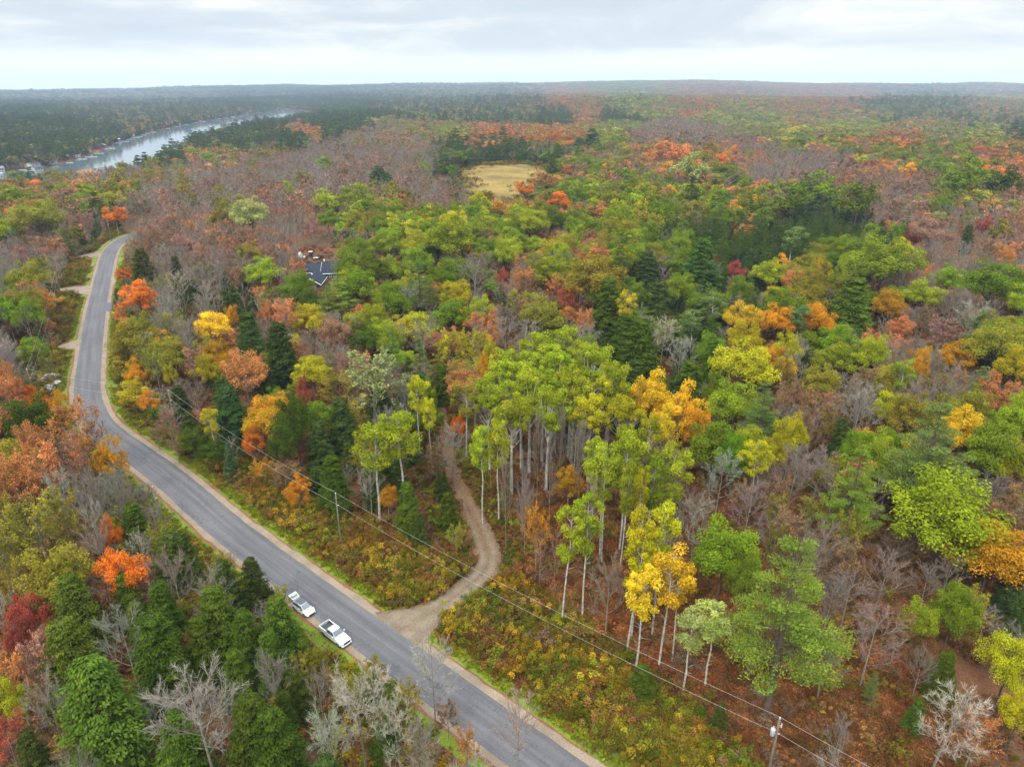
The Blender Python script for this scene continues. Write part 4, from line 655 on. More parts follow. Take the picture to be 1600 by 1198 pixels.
def fill(r0, r1, cell, seed):
    rng = np.random.default_rng(seed); A = math.radians(44)
    n = int(2*r1/cell)+2; gx, gy = np.meshgrid(np.arange(-n//2, n//2)*cell, np.arange(0, int(r1/cell)+1)*cell)
    X = (gx+rng.uniform(-.46, .46, gx.shape)*cell).ravel(); Y = (gy+rng.uniform(-.46, .46, gx.shape)*cell).ravel()
    r = np.hypot(X, Y); az = np.abs(np.arctan2(X, Y)); m = (r >= r0) & (r < r1) & (az < A) & (Y > 35); X, Y = X[m], Y[m]
    g0 = terrain(X, Y); m = ~inpoly(X, Y, LAKE); X, Y, g0 = X[m], Y[m], g0[m]
    return X, Y, g0, rng
def species(X, Y, g0, rng, jit=14):
    u, v, d = proj(X, Y, g0+11)
    sc_ = np.clip((v-130)/220, .25, 1)
    big_ = sstep(700, 1600, d); uu = u+big_*70*fbm(X/260, Y/260, 3)+rng.normal(size=len(u))*jit*sc_+30*sc_*fbm(X/30, Y/30, 2); vv = v+big_*9*fbm(X/260+40, Y/260, 3)+rng.normal(size=len(u))*jit*.55*sc_+14*sc_*fbm(X/30+9, Y/30, 2)
    idx = np.empty(len(u), int)
    for s in range(0, len(u), 20000):
        q = slice(s, s+20000); dv = (vv[q, None]-SU[None, :, 1])*(1.6+160/np.maximum(vv[q, None]-100, 20)*.6); idx[q] = ((uu[q, None]-SU[None, :, 0])**2+dv**2).argmin(1)
    # trees of a sort stand in loose companies
    patchy = vn(X/16+5, Y/16+5)*.55+rng.random(len(u))*.6
    ks = []; cs = []
    for i, p in zip(idx, np.clip(patchy, 0, .999)):
        L = MIX[SEEDS[i][2]].split(); q = L[int(((p*7.3) % 1)*len(L))] if rng.random() < .55 else L[rng.integers(len(L))]; ks.append(q[0]); cs.append(q[1])
    ks = np.array(ks); cs = np.array(cs)
    for i in np.nonzero((ks == 'o') & (d > 520) & (rng.random(len(ks)) < .42))[0]: q = ['bn', 'bg', 'sN', 'sO', 'bn', 'sS', 'oO'][rng.integers(7)]; ks[i] = q[0]; cs[i] = q[1]
    return ks, cs, u, v, d
def near_fill():
    X, Y, g0, rng = fill(50, 470, 5.6, 21); kp = (Y < 190) | (rng.random(len(X)) < .8); X, Y, g0 = X[kp], Y[kp], g0[kp]
    dr, side = dline(X, Y, ROAD); dt, _ = dline(X, Y, TRACK)
    ok = (dr > 8.2) & (dt > 4.2)
    for P in OPEN: ok &= ~inpoly(X, Y, P)
    ok &= ~inpoly(X, Y, CLEAR) & ~inpoly(X, Y, MARSH)
    thin = np.zeros(len(X), bool)
    for P in THIN: thin |= inpoly(X, Y, P)
    ok &= ~(thin & (rng.random(len(X)) > np.where(Y < 105, .34, .6)))
    X, Y, g0, thin = X[ok], Y[ok], g0[ok], thin[ok]; dr = dr[ok]; ks, cs, u, v, d = species(X, Y, g0, rng)
    for i in range(len(X)):
        if u[i] < -160 or u[i] > 1760 or v[i] > 1420: continue
        k, c = ks[i], cs[i]; rr = {'o': 4.1, 'm': 3.3, 'a': 2.6, 'p': 3.4, 'h': 2.9, 'f': 2.3, 'g': 4, 'b': 3.3, 's': 3.1}[k]*rng.uniform(.72, 1.3); H = HOF[k](rr)*rng.uniform(.85, 1.1)
        if k == 'o' and Y[i] > 190: rr *= 1.28; H *= 1.08
        elif k in 'ms' and Y[i] > 190: rr *= 1.15
        if k == 'b' and 700 < u[i] < 960 and 660 < v[i] < 900: rr *= .5; H *= 1.2
        elif thin[i] and k in 'bs': rr *= .75; H *= .95 if v[i] < 900 else .7
        if dr[i] < 14: rr *= .7; H *= .6
        dd = np.hypot(hx-X[i], hy-Y[i])
        if (dd < .62*(hr+rr)).any(): continue
        # keep the crowns read from the photograph in view
        for sh in (1, .72, .5):
            uc, vc, dc = proj(X[i], Y[i], g0[i]+H*sh*.7); pr = rr*F/dc*sh
            over = (np.abs(uc-hu) < (hw*.5+pr)*.72) & (np.abs(vc-hv) < (hw*.5+pr)*.72) & (dc < hd+2)
            if not over.any(): break
        else: continue
        if sh < .6 and rng.random() < .5: continue
        # nor may a crown hang over the road or the track from here
        ul, vl, _ = proj(X[i], Y[i], g0[i]+H*sh)
        gx_, gy_ = at(uc, vc, 0)
        if Y[i] < 330 and (abs(float(gx_)) < 1e4) and float(dline(gx_, gy_, ROAD)[0][0]) < 3.5+pr/F*dc*.8 and float(dline(X[i], Y[i], ROAD)[0][0]) < 60:
            if sh > .5: sh *= .5
            uc, vc, dc = proj(X[i], Y[i], g0[i]+H*sh*.7); gx_, gy_ = at(uc, vc, 0)
            if float(dline(gx_, gy_, ROAD)[0][0]) < 3.4+rr*.5: continue
        TREES.append(dict(x=X[i], y=Y[i], z=g0[i], H=H*sh, R=rr*(sh**.5), k=k, c=c, u=uc, v=vc, w=2*rr*F/dc, d=dc, name=None, hand=False))
near_fill()
# ---- which of them are objects of their own: per kind the 300 that show largest
rk = np.random.default_rng(8)
SIDE = lambda du: 'on the forest side of' if du > 0 else 'on the lake side of'
LAND = [(t['u'], t['v'], t['name'], t['d']) for t in TREES if t['name']]+[(505, 420, 'the slate-roofed house', 330), (524, 990, 'the white pickup', 120), (476, 946, 'the white hatchback', 125), (745, 800, 'the gravel track', 150), (528, 810, 'the roadside utility pole', 130), (790, 285, 'the marsh meadow', 600), (75, 600, 'the rock outcrop', 220), (1210, 1150, 'the transformer pole', 80), (650, 975, 'the track mouth', 110), (245, 790, 'the inner grass verge', 160), (175, 380, 'the far road bend', 400), (120, 490, 'the gravel driveways', 280)]
LW = {'o': ('broad oak', 'round-headed oak', 'spreading oak'), 'm': ('maple', 'full-crowned maple', 'upright maple'), 'a': ('aspen', 'tall aspen', 'long-trunked aspen'), 'p': ('pine', 'plumed pine', 'layered pine'), 'h': ('hemlock', 'bushy hemlock', 'dense hemlock'), 'g': ('poplar', 'high-crowned poplar', 'tall-stemmed poplar'), 'f': ('spruce', 'pointed spruce', 'narrow spruce'), 'b': ('leafless tree', 'bare-branched tree', 'twiggy bare tree'), 's': ('half-bare tree', 'thinly leaved tree', 'sparse-crowned tree')}
USED = set()
def label_for(t):
    sz = 'small' if t['R'] < 2.4 else ('large' if t['R'] > 4.8 else ('slender' if t['H']/t['R'] > 5.6 else 'middling')); c = CNAME[t['c']]; base = None
    if t['name']:
        s = t['name'].replace('the ', '', 1); s = s if len(s.split()) > 3 else s+' with a '+sz+' crown'; USED.add(s); return s
    cand = sorted(LAND, key=lambda l: math.hypot(l[0]-t['u'], (l[1]-t['v'])*1.6))[:16]
    for deg in range(3):
        for (lu, lv, ln, ld) in cand:
            du, dv = t['u']-lu, t['v']-lv; dist = math.hypot(du, dv*1.6)
            if abs(du) > 1.6*abs(dv): rel = SIDE(du)
            else: rel = 'behind' if dv < 0 else 'in front of'
            far = 'close ' if dist < 55 else ('' if dist < 120 else 'well ')
            for wd in (LW[t['k']][deg],):
                ln_ = ' '.join(ln.split()[:8]); s = f'{sz} {c} {wd} {far}{rel} {ln_}'
                if len(s.split()) <= 16 and s not in USED: USED.add(s); return s
    s = f'{c} {LW[t["k"]][0]} among many alike {SIDE(du)} {cand[0][2]}'; return ' '.join(s.split()[:16])
byk = {}
for t in TREES: byk.setdefault(t['k'], []).append(t)
bulk = []
def tintof(t, g):
    b = np.array(TWIGC['b'][t['c']] if t['k'] == 'b' else TINT[t['c']]); b = b*np.exp(g.normal()*.13); b = b*np.exp(g.normal(size=3)*np.array([.07, .05, .05])); return b
gi = np.random.default_rng(99); nobj = 0
PARTS_D = 235.0
for k, L in byk.items():
    L.sort(key=lambda t: (not t['hand'], -(t['R']/t['d']) if abs(t['u']-800) < 830 and t['v'] < 1240 else 1))
    nm = KIND[k][0]
    for n, t in enumerate(L):
        vis = abs(t['u']-800) < 815+t['w']/2 and t['v'] < 1215+t['w']/2
        if n >= 290 or not vis: bulk.append(t); continue
        var = int(gi.integers(NVAR[k])); P = proto(k, var, 0 if t['d'] < 400 else 1); tint = tintof(t, gi); rz = float(gi.random()*6.283)
        s = (t['R']/P['R'], t['R']/P['R'], t['H']/P['H']); tw = np.array(lin(120, 112, 100, .6)); grp = {'o': 'oak trees of the woods', 'm': 'maple trees in autumn colour', 'a': 'aspen trees with pale trunks', 'p': 'pine trees above the canopy', 'h': 'hemlock trees', 'f': 'spruce trees', 'g': 'poplar trees of the tall grove', 'b': 'leafless trees of the woods', 's': 'trees that have shed most leaves'}[k]
        if t['d'] < PARTS_D or t['hand'] and t['d'] < 330:
            o = empty(nm, (t['x'], t['y'], t['z']), rz, label_for(t), nm.replace('_', ' '), grp); o.scale = s
            a = bpy.data.objects.new('trunk', P['trunk']); b = bpy.data.objects.new('crown', P['crown'])
            for q in (a, b): C.objects.link(q); q.parent = o
            b['tint'] = [float(x) for x in tint]
        else:
            o = bpy.data.objects.new(nm, P['joined']); C.objects.link(o); o.location = (t['x'], t['y'], t['z']); o.rotation_euler = (0, 0, rz); o.scale = s
            tag(o, label_for(t), nm.replace('_', ' '), grp); o['tint'] = [float(x) for x in tint]
        nobj += 1
print('trees as objects', nobj, 'near rest', len(bulk))
# ---- the rest of the woods: points carrying kind, size, turn and tint; geometry nodes set a tree on each
def scatter(name, protos, P, idx, scl, rot, tint, label=None):
    coll = bpy.data.collections.new(name+'_shapes')
    for i, me in enumerate(protos):
        q = bpy.data.objects.new('shape_%03d' % i, me); coll.objects.link(q)
    me = bpy.data.meshes.new(name); me.vertices.add(len(P)); me.vertices.foreach_set('co', P.astype(np.float32).ravel())
    a = me.attributes.new('idx', 'INT', 'POINT'); a.data.foreach_set('value', idx.astype(np.int32))
    a = me.attributes.new('scl', 'FLOAT_VECTOR', 'POINT'); a.data.foreach_set('vector', scl.astype(np.float32).ravel())
    a = me.attributes.new('rot', 'FLOAT_VECTOR', 'POINT'); a.data.foreach_set('vector', rot.astype(np.float32).ravel())
    a = me.attributes.new('tint', 'FLOAT_VECTOR', 'POINT'); a.data.foreach_set('vector', tint.astype(np.float32).ravel())
    o = bpy.data.objects.new(name, me); C.objects.link(o); tag(o, label, kind='stuff')
    g = bpy.data.node_groups.new(name, 'GeometryNodeTree'); g.interface.new_socket('Geometry', in_out='INPUT', socket_type='NodeSocketGeometry'); g.interface.new_socket('Geometry', in_out='OUTPUT', socket_type='NodeSocketGeometry')
    i = g.nodes.new('NodeGroupInput'); out = g.nodes.new('NodeGroupOutput'); ip = g.nodes.new('GeometryNodeInstanceOnPoints'); ci = g.nodes.new('GeometryNodeCollectionInfo')
    ci.inputs['Collection'].default_value = coll; ci.inputs['Separate Children'].default_value = True; ci.inputs['Reset Children'].default_value = True
    g.links.new(i.outputs[0], ip.inputs['Points']); g.links.new(ci.outputs[0], ip.inputs['Instance']); ip.inputs['Pick Instance'].default_value = True
    for an, ty, so_ in (('idx', 'INT', 'Instance Index'), ('scl', 'FLOAT_VECTOR', 'Scale'), ('rot', 'FLOAT_VECTOR', 'Rotation')):
        na = g.nodes.new('GeometryNodeInputNamedAttribute'); na.data_type = ty; na.inputs[0].default_value = an; g.links.new(na.outputs[0], ip.inputs[so_])
    g.links.new(ip.outputs[0], out.inputs[0]); m = o.modifiers.new('scatter', 'NODES'); m.node_group = g; return o
def woods(name, items_k, X, Y, g0, Rr, H, tint, lod, label):
    keys = []; ms = []; hs = []; rs = []
    for k in 'omaphfbsg':
        for v_ in range(2):
            p = proto(k, v_, lod); keys.append((k, v_)); ms.append(p['joined']); hs.append(p['H']); rs.append(p['R'])
    g = np.random.default_rng(4); K = np.array(['omaphfbsg'.index(k) for k in items_k])*2+g.integers(0, 2, len(X)); hs = np.array(hs); rs = np.array(rs)
    scl = np.stack([Rr/rs[K], Rr/rs[K], H/hs[K]], 1); rot = np.zeros((len(X), 3)); rot[:, 2] = g.random(len(X))*6.283
    scatter(name, ms, np.stack([X, Y, g0], 1), K, scl, rot, tint, label)
ga = np.random.default_rng(55)
B = bulk; woods('forest', [t['k'] for t in B], np.array([t['x'] for t in B]), np.array([t['y'] for t in B]), np.array([t['z'] for t in B]), np.array([t['R'] for t in B]), np.array([t['H'] for t in B]), np.array([tintof(t, ga) for t in B]), 1, None)
KR = {'o': 4.4, 'm': 3.5, 'a': 2.8, 'p': 3.6, 'h': 3.0, 'f': 2.5, 'g': 4, 'b': 3.7, 's': 3.5}
def v_far(r0): return 0 if r0 < 1000 else 60
def band(name, r0, r1, cell, lod, seed, big=1.0):
    X, Y, g0, rng = fill(r0, r1, cell, seed); ok = ~inpoly(X, Y, MARSH) & (dpoly(X, Y, LAKE) > 3)
    if r0 < 700: ok &= dline(X, Y, ROAD)[0] > 8
    X, Y, g0 = X[ok], Y[ok], g0[ok]; u, v, d = proj(X, Y, g0+14); ok = (u > -60) & (u < 1660); X, Y, g0 = X[ok], Y[ok], g0[ok]
    ks, cs, u, v, d = species(X, Y, g0, rng, 18+(v_far(r0)))
    rr = np.array([KR[k] for k in ks])*np.clip(np.exp(rng.normal(size=len(X))*.27), .5, 1.7)*big; H = np.array([HOF[k](r_/big) for k, r_ in zip(ks, rr)])*rng.uniform(.85, 1.1, len(X))
    near = dpoly(X, Y, MARSH) < 26
    H = np.where(near & (Y < MARSH[:, 1].mean()), H*.55, H)
    tint = np.array([np.array(TWIGC['b'][c] if k == 'b' else TINT[c]) for k, c in zip(ks, cs)])*np.exp(rng.normal(size=(len(X), 1))*.16)*np.exp(rng.normal(size=(len(X), 3))*np.array([.07, .05, .05]))
    f_ = .32 if r0 > 1500 else (.2 if r0 > 800 else .08); tint = tint*(1-f_)+np.array(T(124, 118, 84))*f_  # haze put into the colour: tints greyed in steps for farther bands
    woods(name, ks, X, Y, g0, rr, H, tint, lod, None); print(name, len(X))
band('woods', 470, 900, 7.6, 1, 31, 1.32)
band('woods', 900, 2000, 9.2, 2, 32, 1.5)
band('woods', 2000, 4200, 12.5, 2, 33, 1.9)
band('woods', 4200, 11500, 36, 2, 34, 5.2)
def shore():
    P = smooth_line(LAKE[:10], 5.0); P = np.repeat(P, 5, 0); g = np.random.default_rng(12); c_ = normals(P); P = P+g.normal(size=P.shape)*4; ok = ~inpoly(P[:, 0], P[:, 1], LAKE) & (dpoly(P[:, 0], P[:, 1], LAKE) > np.where(vn(P[:, 0]/30, P[:, 1]/30) > .5, 7.5, .8)); P = P[ok]
    ks = g.choice(list('ppphhosm'), len(P)); cs = {'p': 'F', 'h': 'D', 'o': 'O', 's': 'N', 'm': 'A'}; H = g.uniform(6, 15, len(P)); rr = g.uniform(2, 3.6, len(P))
    woods('shoreline_woods', ks, P[:, 0], P[:, 1], np.maximum(terrain(P[:, 0], P[:, 1]), LAKEZ), rr, H, np.array([np.array(TINT[cs[k]]) for k in ks])*np.exp(g.normal(size=(len(P), 1))*.2), 2, None)
shore()

# ------------------------------------------------------------------ vehicles
M['paint'] = mat('white_car_paint', (.60, .61, .62), .28, coat=.6); M['glass'] = mat('car_glass', (.045, .075, .085), .08, spec=.9, coat=.5); M['tyre'] = mat('tyre_rubber', (.018, .018, .018), .85)
M['rim'] = mat('alloy', (.28, .28, .29), .35, metal=.8); M['blackp'] = mat('black_plastic', (.02, .02, .022), .55); M['lens'] = mat('lamp_lens', (.55, .58, .6), .15, spec=.8); M['liner'] = mat('bed_liner', (.05, .055, .065), .7); M['redl'] = mat('tail_lens', (.35, .02, .02), .25); M['darkroof'] = mat('dark_glass_roof', (.035, .04, .05), .18, spec=.8)
def ring(x, w, z0, z1, r=.12, tw=None, n=3):
    """closed cross-section at station x; tw: half width at the top"""
    tw = w if tw is None else tw; P = []
    for (cy, cz, a0) in ((-w+r, z0+r*.6, 180), (w-r, z0+r*.6, 270), (tw-r, z1-r, 0), (-tw+r, z1-r, 90)):
        for k in range(n): a = R(a0+90*k/(n-1)); P.append((x, cy+r*math.cos(a), cz+(r if a0 < 180 else r*.6)*math.sin(a)))
    return P
def loft(mb, rings, mat_=0):
    n = len(rings[0]); V = [p for r_ in rings for p in r_]; f = []
    for i in range(len(rings)-1):
        for j in range(n): f.append((i*n+j, i*n+(j+1) % n, (i+1)*n+(j+1) % n, (i+1)*n+j))
    f.append(tuple(range(n))[::-1]); f.append(tuple(range((len(rings)-1)*n, len(rings)*n))); return mb.add(V, f, mat_)
def wheel(root, x, y, r, wd):
    mb = MB(); th = np.linspace(0, 2*math.pi, 19)[:-1]; prof = [(-wd/2, r*.62), (-wd/2, r*.92), (-wd*.32, r), (wd*.32, r), (wd/2, r*.92), (wd/2, r*.62)]
    V = [(q*math.cos(t), a, q*math.sin(t)) for a, q in prof for t in th]; n = 18
    f = [(i*n+j, i*n+(j+1) % n, (i+1)*n+(j+1) % n, (i+1)*n+j) for i in range(5) for j in range(n)]
    o = mb.add(V, f).obj('wheel', M['tyre'], root, True); o.location = (x, y, r); s = 1 if y > 0 else -1
    rb = MB(); V = [(q*math.cos(t), s*a, q*math.sin(t)) for a, q in ((wd*.44, r*.64), (wd*.36, r*.55), (wd*.30, r*.2), (wd*.34, .001)) for t in th]; rb.add(V, [(i*n+j, i*n+(j+1) % n, (i+1)*n+(j+1) % n, (i+1)*n+j) for i in range(3) for j in range(n)])
    for k in range(5):
        a = k*1.2566; rb.tube([(0, s*wd*.40, 0), (r*.6*math.cos(a), s*wd*.42, r*.6*math.sin(a))], .035, 4)
    rb.obj('rim', M['rim'], o)
def quad(mb, P, t=.012, m=0):
    P = np.array(P, float); nrm = np.cross(P[1]-P[0], P[2]-P[0]); nrm /= np.linalg.norm(nrm); Q = np.vstack([P-nrm*t, P+nrm*t]); n = len(P)
    return mb.add(Q, [tuple(range(n))[::-1], tuple(range(n, 2*n))]+[(i, (i+1) % n, n+(i+1) % n, n+i) for i in range(n)], m)
def fender(mb, x, y, r, s):
    th = np.linspace(R(8), R(172), 9); mb.tube([(x+r*math.cos(a), y*s, .40+r*math.sin(a)) for a in th], .055, 5, 0)
def heading(i0):
    k = int(np.argmin(np.hypot(ROAD[:, 0]-i0[0], ROAD[:, 1]-i0[1]))); d = ROAD[max(k-3, 0)]-ROAD[k+3]; return math.atan2(d[1], d[0])
def pickup(u, v):
    x, y = at(u, v, .9); rz = heading((x, y)); t = empty('pickup_truck', (x, y, .11), rz, 'white crew-cab pickup with open dark bed parked half on the road shoulder', 'pickup truck')
    b = MB(); loft(b, [ring(-2.9, .96, .62, .86, .1), ring(-2.75, 1.0, .5, .9, .1), ring(-2.34, 1.0, .5, .9), ring(-2.2, 1.0, .84, .92, .05), ring(-1.5, 1.0, .84, .92, .05), ring(-1.36, 1.0, .42, .92), ring(-1.15, 1.0, .42, .92), ring(-1.1, 1.0, .42, 1.30, .14, .96), ring(.2, 1.01, .40, 1.32, .14, .96), ring(1.05, 1.01, .42, 1.31, .14, .95), ring(1.25, 1.0, .45, 1.27, .16, .90), ring(1.42, 1.0, .48, 1.265, .16, .9), ring(1.56, 1.0, .88, 1.26, .14, .89), ring(2.28, 1.0, .88, 1.20, .14, .86), ring(2.42, 1.0, .5, 1.18, .18, .86), ring(2.75, .97, .52, 1.10, .16, .82), ring(2.92, .88, .55, .98, .14, .76)])
    for s in (1, -1):
        fender(b, 1.92, .99, .50, s); fender(b, -1.85, .99, .50, s)
        b.box((-2.0, s*.945, 1.10), (.90, .055, .24)); b.box((-2.0, s*.93, 1.355), (.92, .075, .022))
    b.obj('body', M['paint'], t)
    c = MB(); loft(c, [ring(-1.08, .90, 1.26, 1.30, .02, .88), ring(-.92, .92, 1.26, 1.86, .10, .74), ring(-.70, .93, 1.26, 1.93, .10, .74), ring(.05, .93, 1.26, 1.95, .10, .74), ring(.38, .93, 1.26, 1.90, .10, .73), ring(.62, .92, 1.26, 1.74, .08, .75), ring(1.18, .90, 1.24, 1.30, .02, .88)]); c.obj('cab', M['paint'], t, True)
    g = MB(); quad(g, [(1.13, -.82, 1.345), (1.13, .82, 1.345), (.45, .67, 1.875), (.45, -.67, 1.875)], .03); g.obj('windshield', M['glass'], t)
    for s in (1, -1):
        for (a0, a1, b0, b1) in ((.02, .92, .02, .47), (-.86, -.08, -.80, -.08)):
            g = MB(); quad(g, [(a0, s*.935, 1.34), (a1, s*.935, 1.34), (b1, s*.80, 1.80), (b0, s*.80, 1.80)], .02); g.obj('side_window', M['glass'], t)
        m = MB(); m.box((.86, s*1.10, 1.36), (.06, .13, .10)); m.tube([(.86, s*.92, 1.3), (.86, s*1.04, 1.33)], .03, 4); m.obj('mirror', M['paint'], t)
        h = MB(); loft(h, [ring(2.66, .16, .84, 1.06, .04), ring(2.88, .13, .86, 1.02, .04)]); o = h.obj('headlight', M['lens'], t); o.location = (0, s*.74, 0)
        h = MB(); h.box((-2.93, s*.90, 1.02), (.03, .07, .2)); h.obj('tail_light', M['redl'], t)
        h = MB(); h.box((.25, s*1.03, 1.10), (.10, .015, .02)); h.box((-.70, s*1.03, 1.10), (.10, .015, .02)); h.obj('door_handle', M['blackp'], t)
        h = MB(); h.tube([(-1.0, s*1.02, .42), (1.25, s*1.02, .42)], .05, 5); h.obj('side_step', M['blackp'], t)
    g = MB(); quad(g, [(-1.06, -.66, 1.38), (-1.06, .66, 1.38), (-.97, .62, 1.76), (-.97, -.62, 1.76)], .03); g.obj('rear_window', M['glass'], t)
    l = MB(); l.box((-2.0, 0, .93), (.90, .885, .02)); l.box((-1.13, 0, 1.12), (.03, .885, .22)); [l.box((-2.0, s*.875, 1.12), (.88, .012, .2)) for s in (1, -1)]; [l.box((-2.0, q, .96), (.86, .03, .012)) for q in (-.6, -.3, 0, .3, .6)]; l.obj('bed_liner', M['liner'], t)
    d = MB(); d.box((-2.92, 0, 1.10), (.035, .82, .25)); d.box((-2.93, 0, 1.36), (.05, .84, .022)); d.obj('tailgate', M['paint'], t)
    d = MB(); d.box((-3.02, 0, .60), (.09, .92, .10)); d.obj('rear_bumper', M['rim'], t)
    gr = MB(); gr.box((2.935, 0, .84), (.03, .56, .18)); [gr.box((2.96, 0, z), (.015, .54, .014)) for z in (.74, .84, .94)]; gr.obj('grille', M['blackp'], t)
    bu = MB(); loft(bu, [ring(2.80, .96, .42, .62, .06), ring(3.02, .84, .44, .60, .06)]); bu.box((3.035, 0, .50), (.012, .40, .05)); bu.obj('front_bumper', M['paint'], t, True)
    hd = MB(); [hd.tube([(1.30, s*.55, 1.275), (2.3, s*.50, 1.235), (2.72, s*.45, 1.13)], .02, 4) for s in (1, -1)]; hd.obj('hood_crease', M['paint'], t)
    for wx in (1.92, -1.85):
        for s in (1, -1): wheel(t, wx, s*.88, .41, .27)
    return t
def hatch(u, v):
    x, y = at(u, v, .8); rz = heading((x, y)); t = empty('hatchback_car', (x, y, .11), rz+.03, 'white hatchback with dark glass roof and raised tailgate behind the pickup', 'car')
    b = MB(); loft(b, [ring(-2.2, .80, .50, .92, .12), ring(-2.05, .88, .36, 1.02, .12), ring(-1.78, .9, .36, 1.04, .12), ring(-1.66, .9, .70, 1.05, .1, .88), ring(-1.06, .92, .70, 1.06, .1, .88), ring(-.94, .92, .30, 1.06, .14, .88), ring(0, .93, .28, 1.05, .14, .88), ring(1.0, .93, .30, 1.02, .15, .86), ring(1.12, .92, .68, 1.0, .12, .84), ring(1.72, .91, .68, .90, .12, .77), ring(1.84, .90, .34, .87, .18, .75), ring(2.15, .82, .38, .74, .14, .66), ring(2.27, .70, .42, .62, .08, .56)])
    for s in (1, -1): fender(b, 1.42, .905, .40, s); fender(b, -1.36, .915, .40, s)
    b.obj('body', M['paint'], t)
    c = MB(); loft(c, [ring(-2.02, .80, 1.0, 1.06, .02, .78), ring(-1.86, .82, 1.0, 1.44, .08, .62), ring(-1.3, .84, 1.0, 1.55, .09, .63), ring(-.4, .85, 1.0, 1.60, .09, .64), ring(.15, .85, 1.0, 1.56, .09, .63), ring(.55, .84, 1.0, 1.36, .07, .66), ring(1.18, .80, .98, 1.03, .02, .78)]); c.obj('cabin', M['paint'], t, True)
    g = MB(); quad(g, [(1.14, -.74, 1.04), (1.14, .74, 1.04), (.30, .57, 1.50), (.30, -.57, 1.50)], .035); g.obj('windshield', M['glass'], t)
    g = MB(); quad(g, [(.22, -.58, 1.555), (.22, .58, 1.555), (-.45, .59, 1.605), (-.45, -.59, 1.605)], .02); quad(g, [(-.47, -.59, 1.605), (-.47, .59, 1.605), (-1.55, .57, 1.535), (-1.55, -.57, 1.535)], .02); g.obj('glass_roof', M['darkroof'], t)
    for s in (1, -1):
        for (a0, a1, b0, b1) in ((.0, .92, .0, .36), (-.90, -.06, -.88, -.06), (-1.72, -.97, -1.45, -.95)):
            g = MB(); quad(g, [(a0, s*.86, 1.08), (a1, s*.855, 1.07), (b1, s*.70, 1.46), (b0, s*.70, 1.48)], .02); g.obj('side_window', M['glass'], t)
        m = MB(); m.box((.72, s*1.0, 1.10), (.06, .11, .07)); m.obj('mirror', M['blackp'], t)
        h = MB(); loft(h, [ring(2.0, .13, .66, .80, .03), ring(2.22, .10, .66, .74, .03)]); o = h.obj('headlight', M['lens'], t); o.location = (0, s*.60, 0)
        h = MB(); h.box((-2.17, s*.70, .88), (.05, .10, .10)); h.obj('tail_light', M['redl'], t)
    r_ = MB(); r_.box((-2.0, 0, 1.0), (.18, .66, .36)); r_.obj('boot_opening', M['blackp'], t)
    tg = MB(); quad(tg, [(-1.82, -.66, 1.56), (-1.82, .66, 1.56), (-2.75, .70, 1.92), (-2.75, -.70, 1.92)], .04); tg.box((-2.84, 0, 1.86), (.10, .70, .10)); q = tg.obj('tailgate', M['paint'], t)
    g = MB(); quad(g, [(-1.95, -.54, 1.655), (-1.95, .54, 1.655), (-2.45, .58, 1.85), (-2.45, -.58, 1.85)], .02); g.obj('tailgate_window', M['glass'], q)
    d = MB(); d.box((2.255, 0, .50), (.04, .52, .09)); d.obj('grille', M['blackp'], t)
    for wx in (1.42, -1.36):
        for s in (1, -1): wheel(t, wx, s*.82, .33, .22)
    return t
pickup(524, 990); hatch(474, 948)

# ------------------------------------------------------------------ the house and what stands behind it
M['shingle'] = mat('grey_shingle', lin(48, 54, 66), .9, spec=.15, noise=.3, nscale=1.5); M['siding'] = mat('navy_siding', lin(30, 38, 62), .7); M['trim'] = mat('white_trim', (.78, .79, .8), .6); M['winglass'] = mat('window_glass', (.05, .07, .09), .1, spec=.8)
def roofed(root, x0, x1, y0, y1, zw, zr, along='x', over=.45, cols=('siding', 'shingle')):
    """walls with gables, a pitched roof of two slabs, barge boards and fascia"""
    b = MB(); b.box(((x0+x1)/2, (y0+y1)/2, zw/2-1), ((x1-x0)/2, (y1-y0)/2, zw/2+1)); cx_, cy_ = (x0+x1)/2, (y0+y1)/2
    if along == 'x': g = [[(x, y0, zw), (x, y1, zw), (x, cy_, zr-.15)] for x in (x0, x1)]
    else: g = [[(x0, y, zw), (x1, y, zw), (cx_, y, zr-.15)] for y in (y0, y1)]
    b.add(g[0]+g[1], [(0, 1, 2), (3, 5, 4), (0, 3, 4, 1), (1, 4, 5, 2), (2, 5, 3, 0)]); b.obj('wall', M[cols[0]], root)
    r_ = MB(); tr_ = MB(); o = over
    for s in (-1, 1):
        if along == 'x':
            half = (y1-y0)/2; sl = (zr-zw)/half; P = [(x0-o, cy_, zr), (x1+o, cy_, zr), (x1+o, cy_+s*(half+o), zw-o*sl), (x0-o, cy_+s*(half+o), zw-o*sl)]; e0, e1 = P[3], P[2]
        else:
            half = (x1-x0)/2; sl = (zr-zw)/half; P = [(cx_, y0-o, zr), (cx_, y1+o, zr), (cx_+s*(half+o), y1+o, zw-o*sl), (cx_+s*(half+o), y0-o, zw-o*sl)]; e0, e1 = P[3], P[2]
        quad(r_, P, .09); tr_.tube([np.array(e0)-[0, 0, .05], np.array(e1)-[0, 0, .05]], .13, 4)
        for a, c_ in ((P[0], P[3]), (P[1], P[2])): tr_.tube([np.array(a)-[0, 0, .12], np.array(c_)-[0, 0, .12]], .13, 4)
    ro = r_.obj('roof', M[cols[1]], root); tr_.obj('trim', M['trim'], root); return ro
hxx, hyy = at(500, 424, 6.0); hz0 = float(terrain(hxx, hyy))
H_ = empty('house', (hxx, hyy, hz0), R(3), 'dark navy house with grey gabled roofs and white trim amid oaks', 'house'); H_.scale = (1.16,)*3
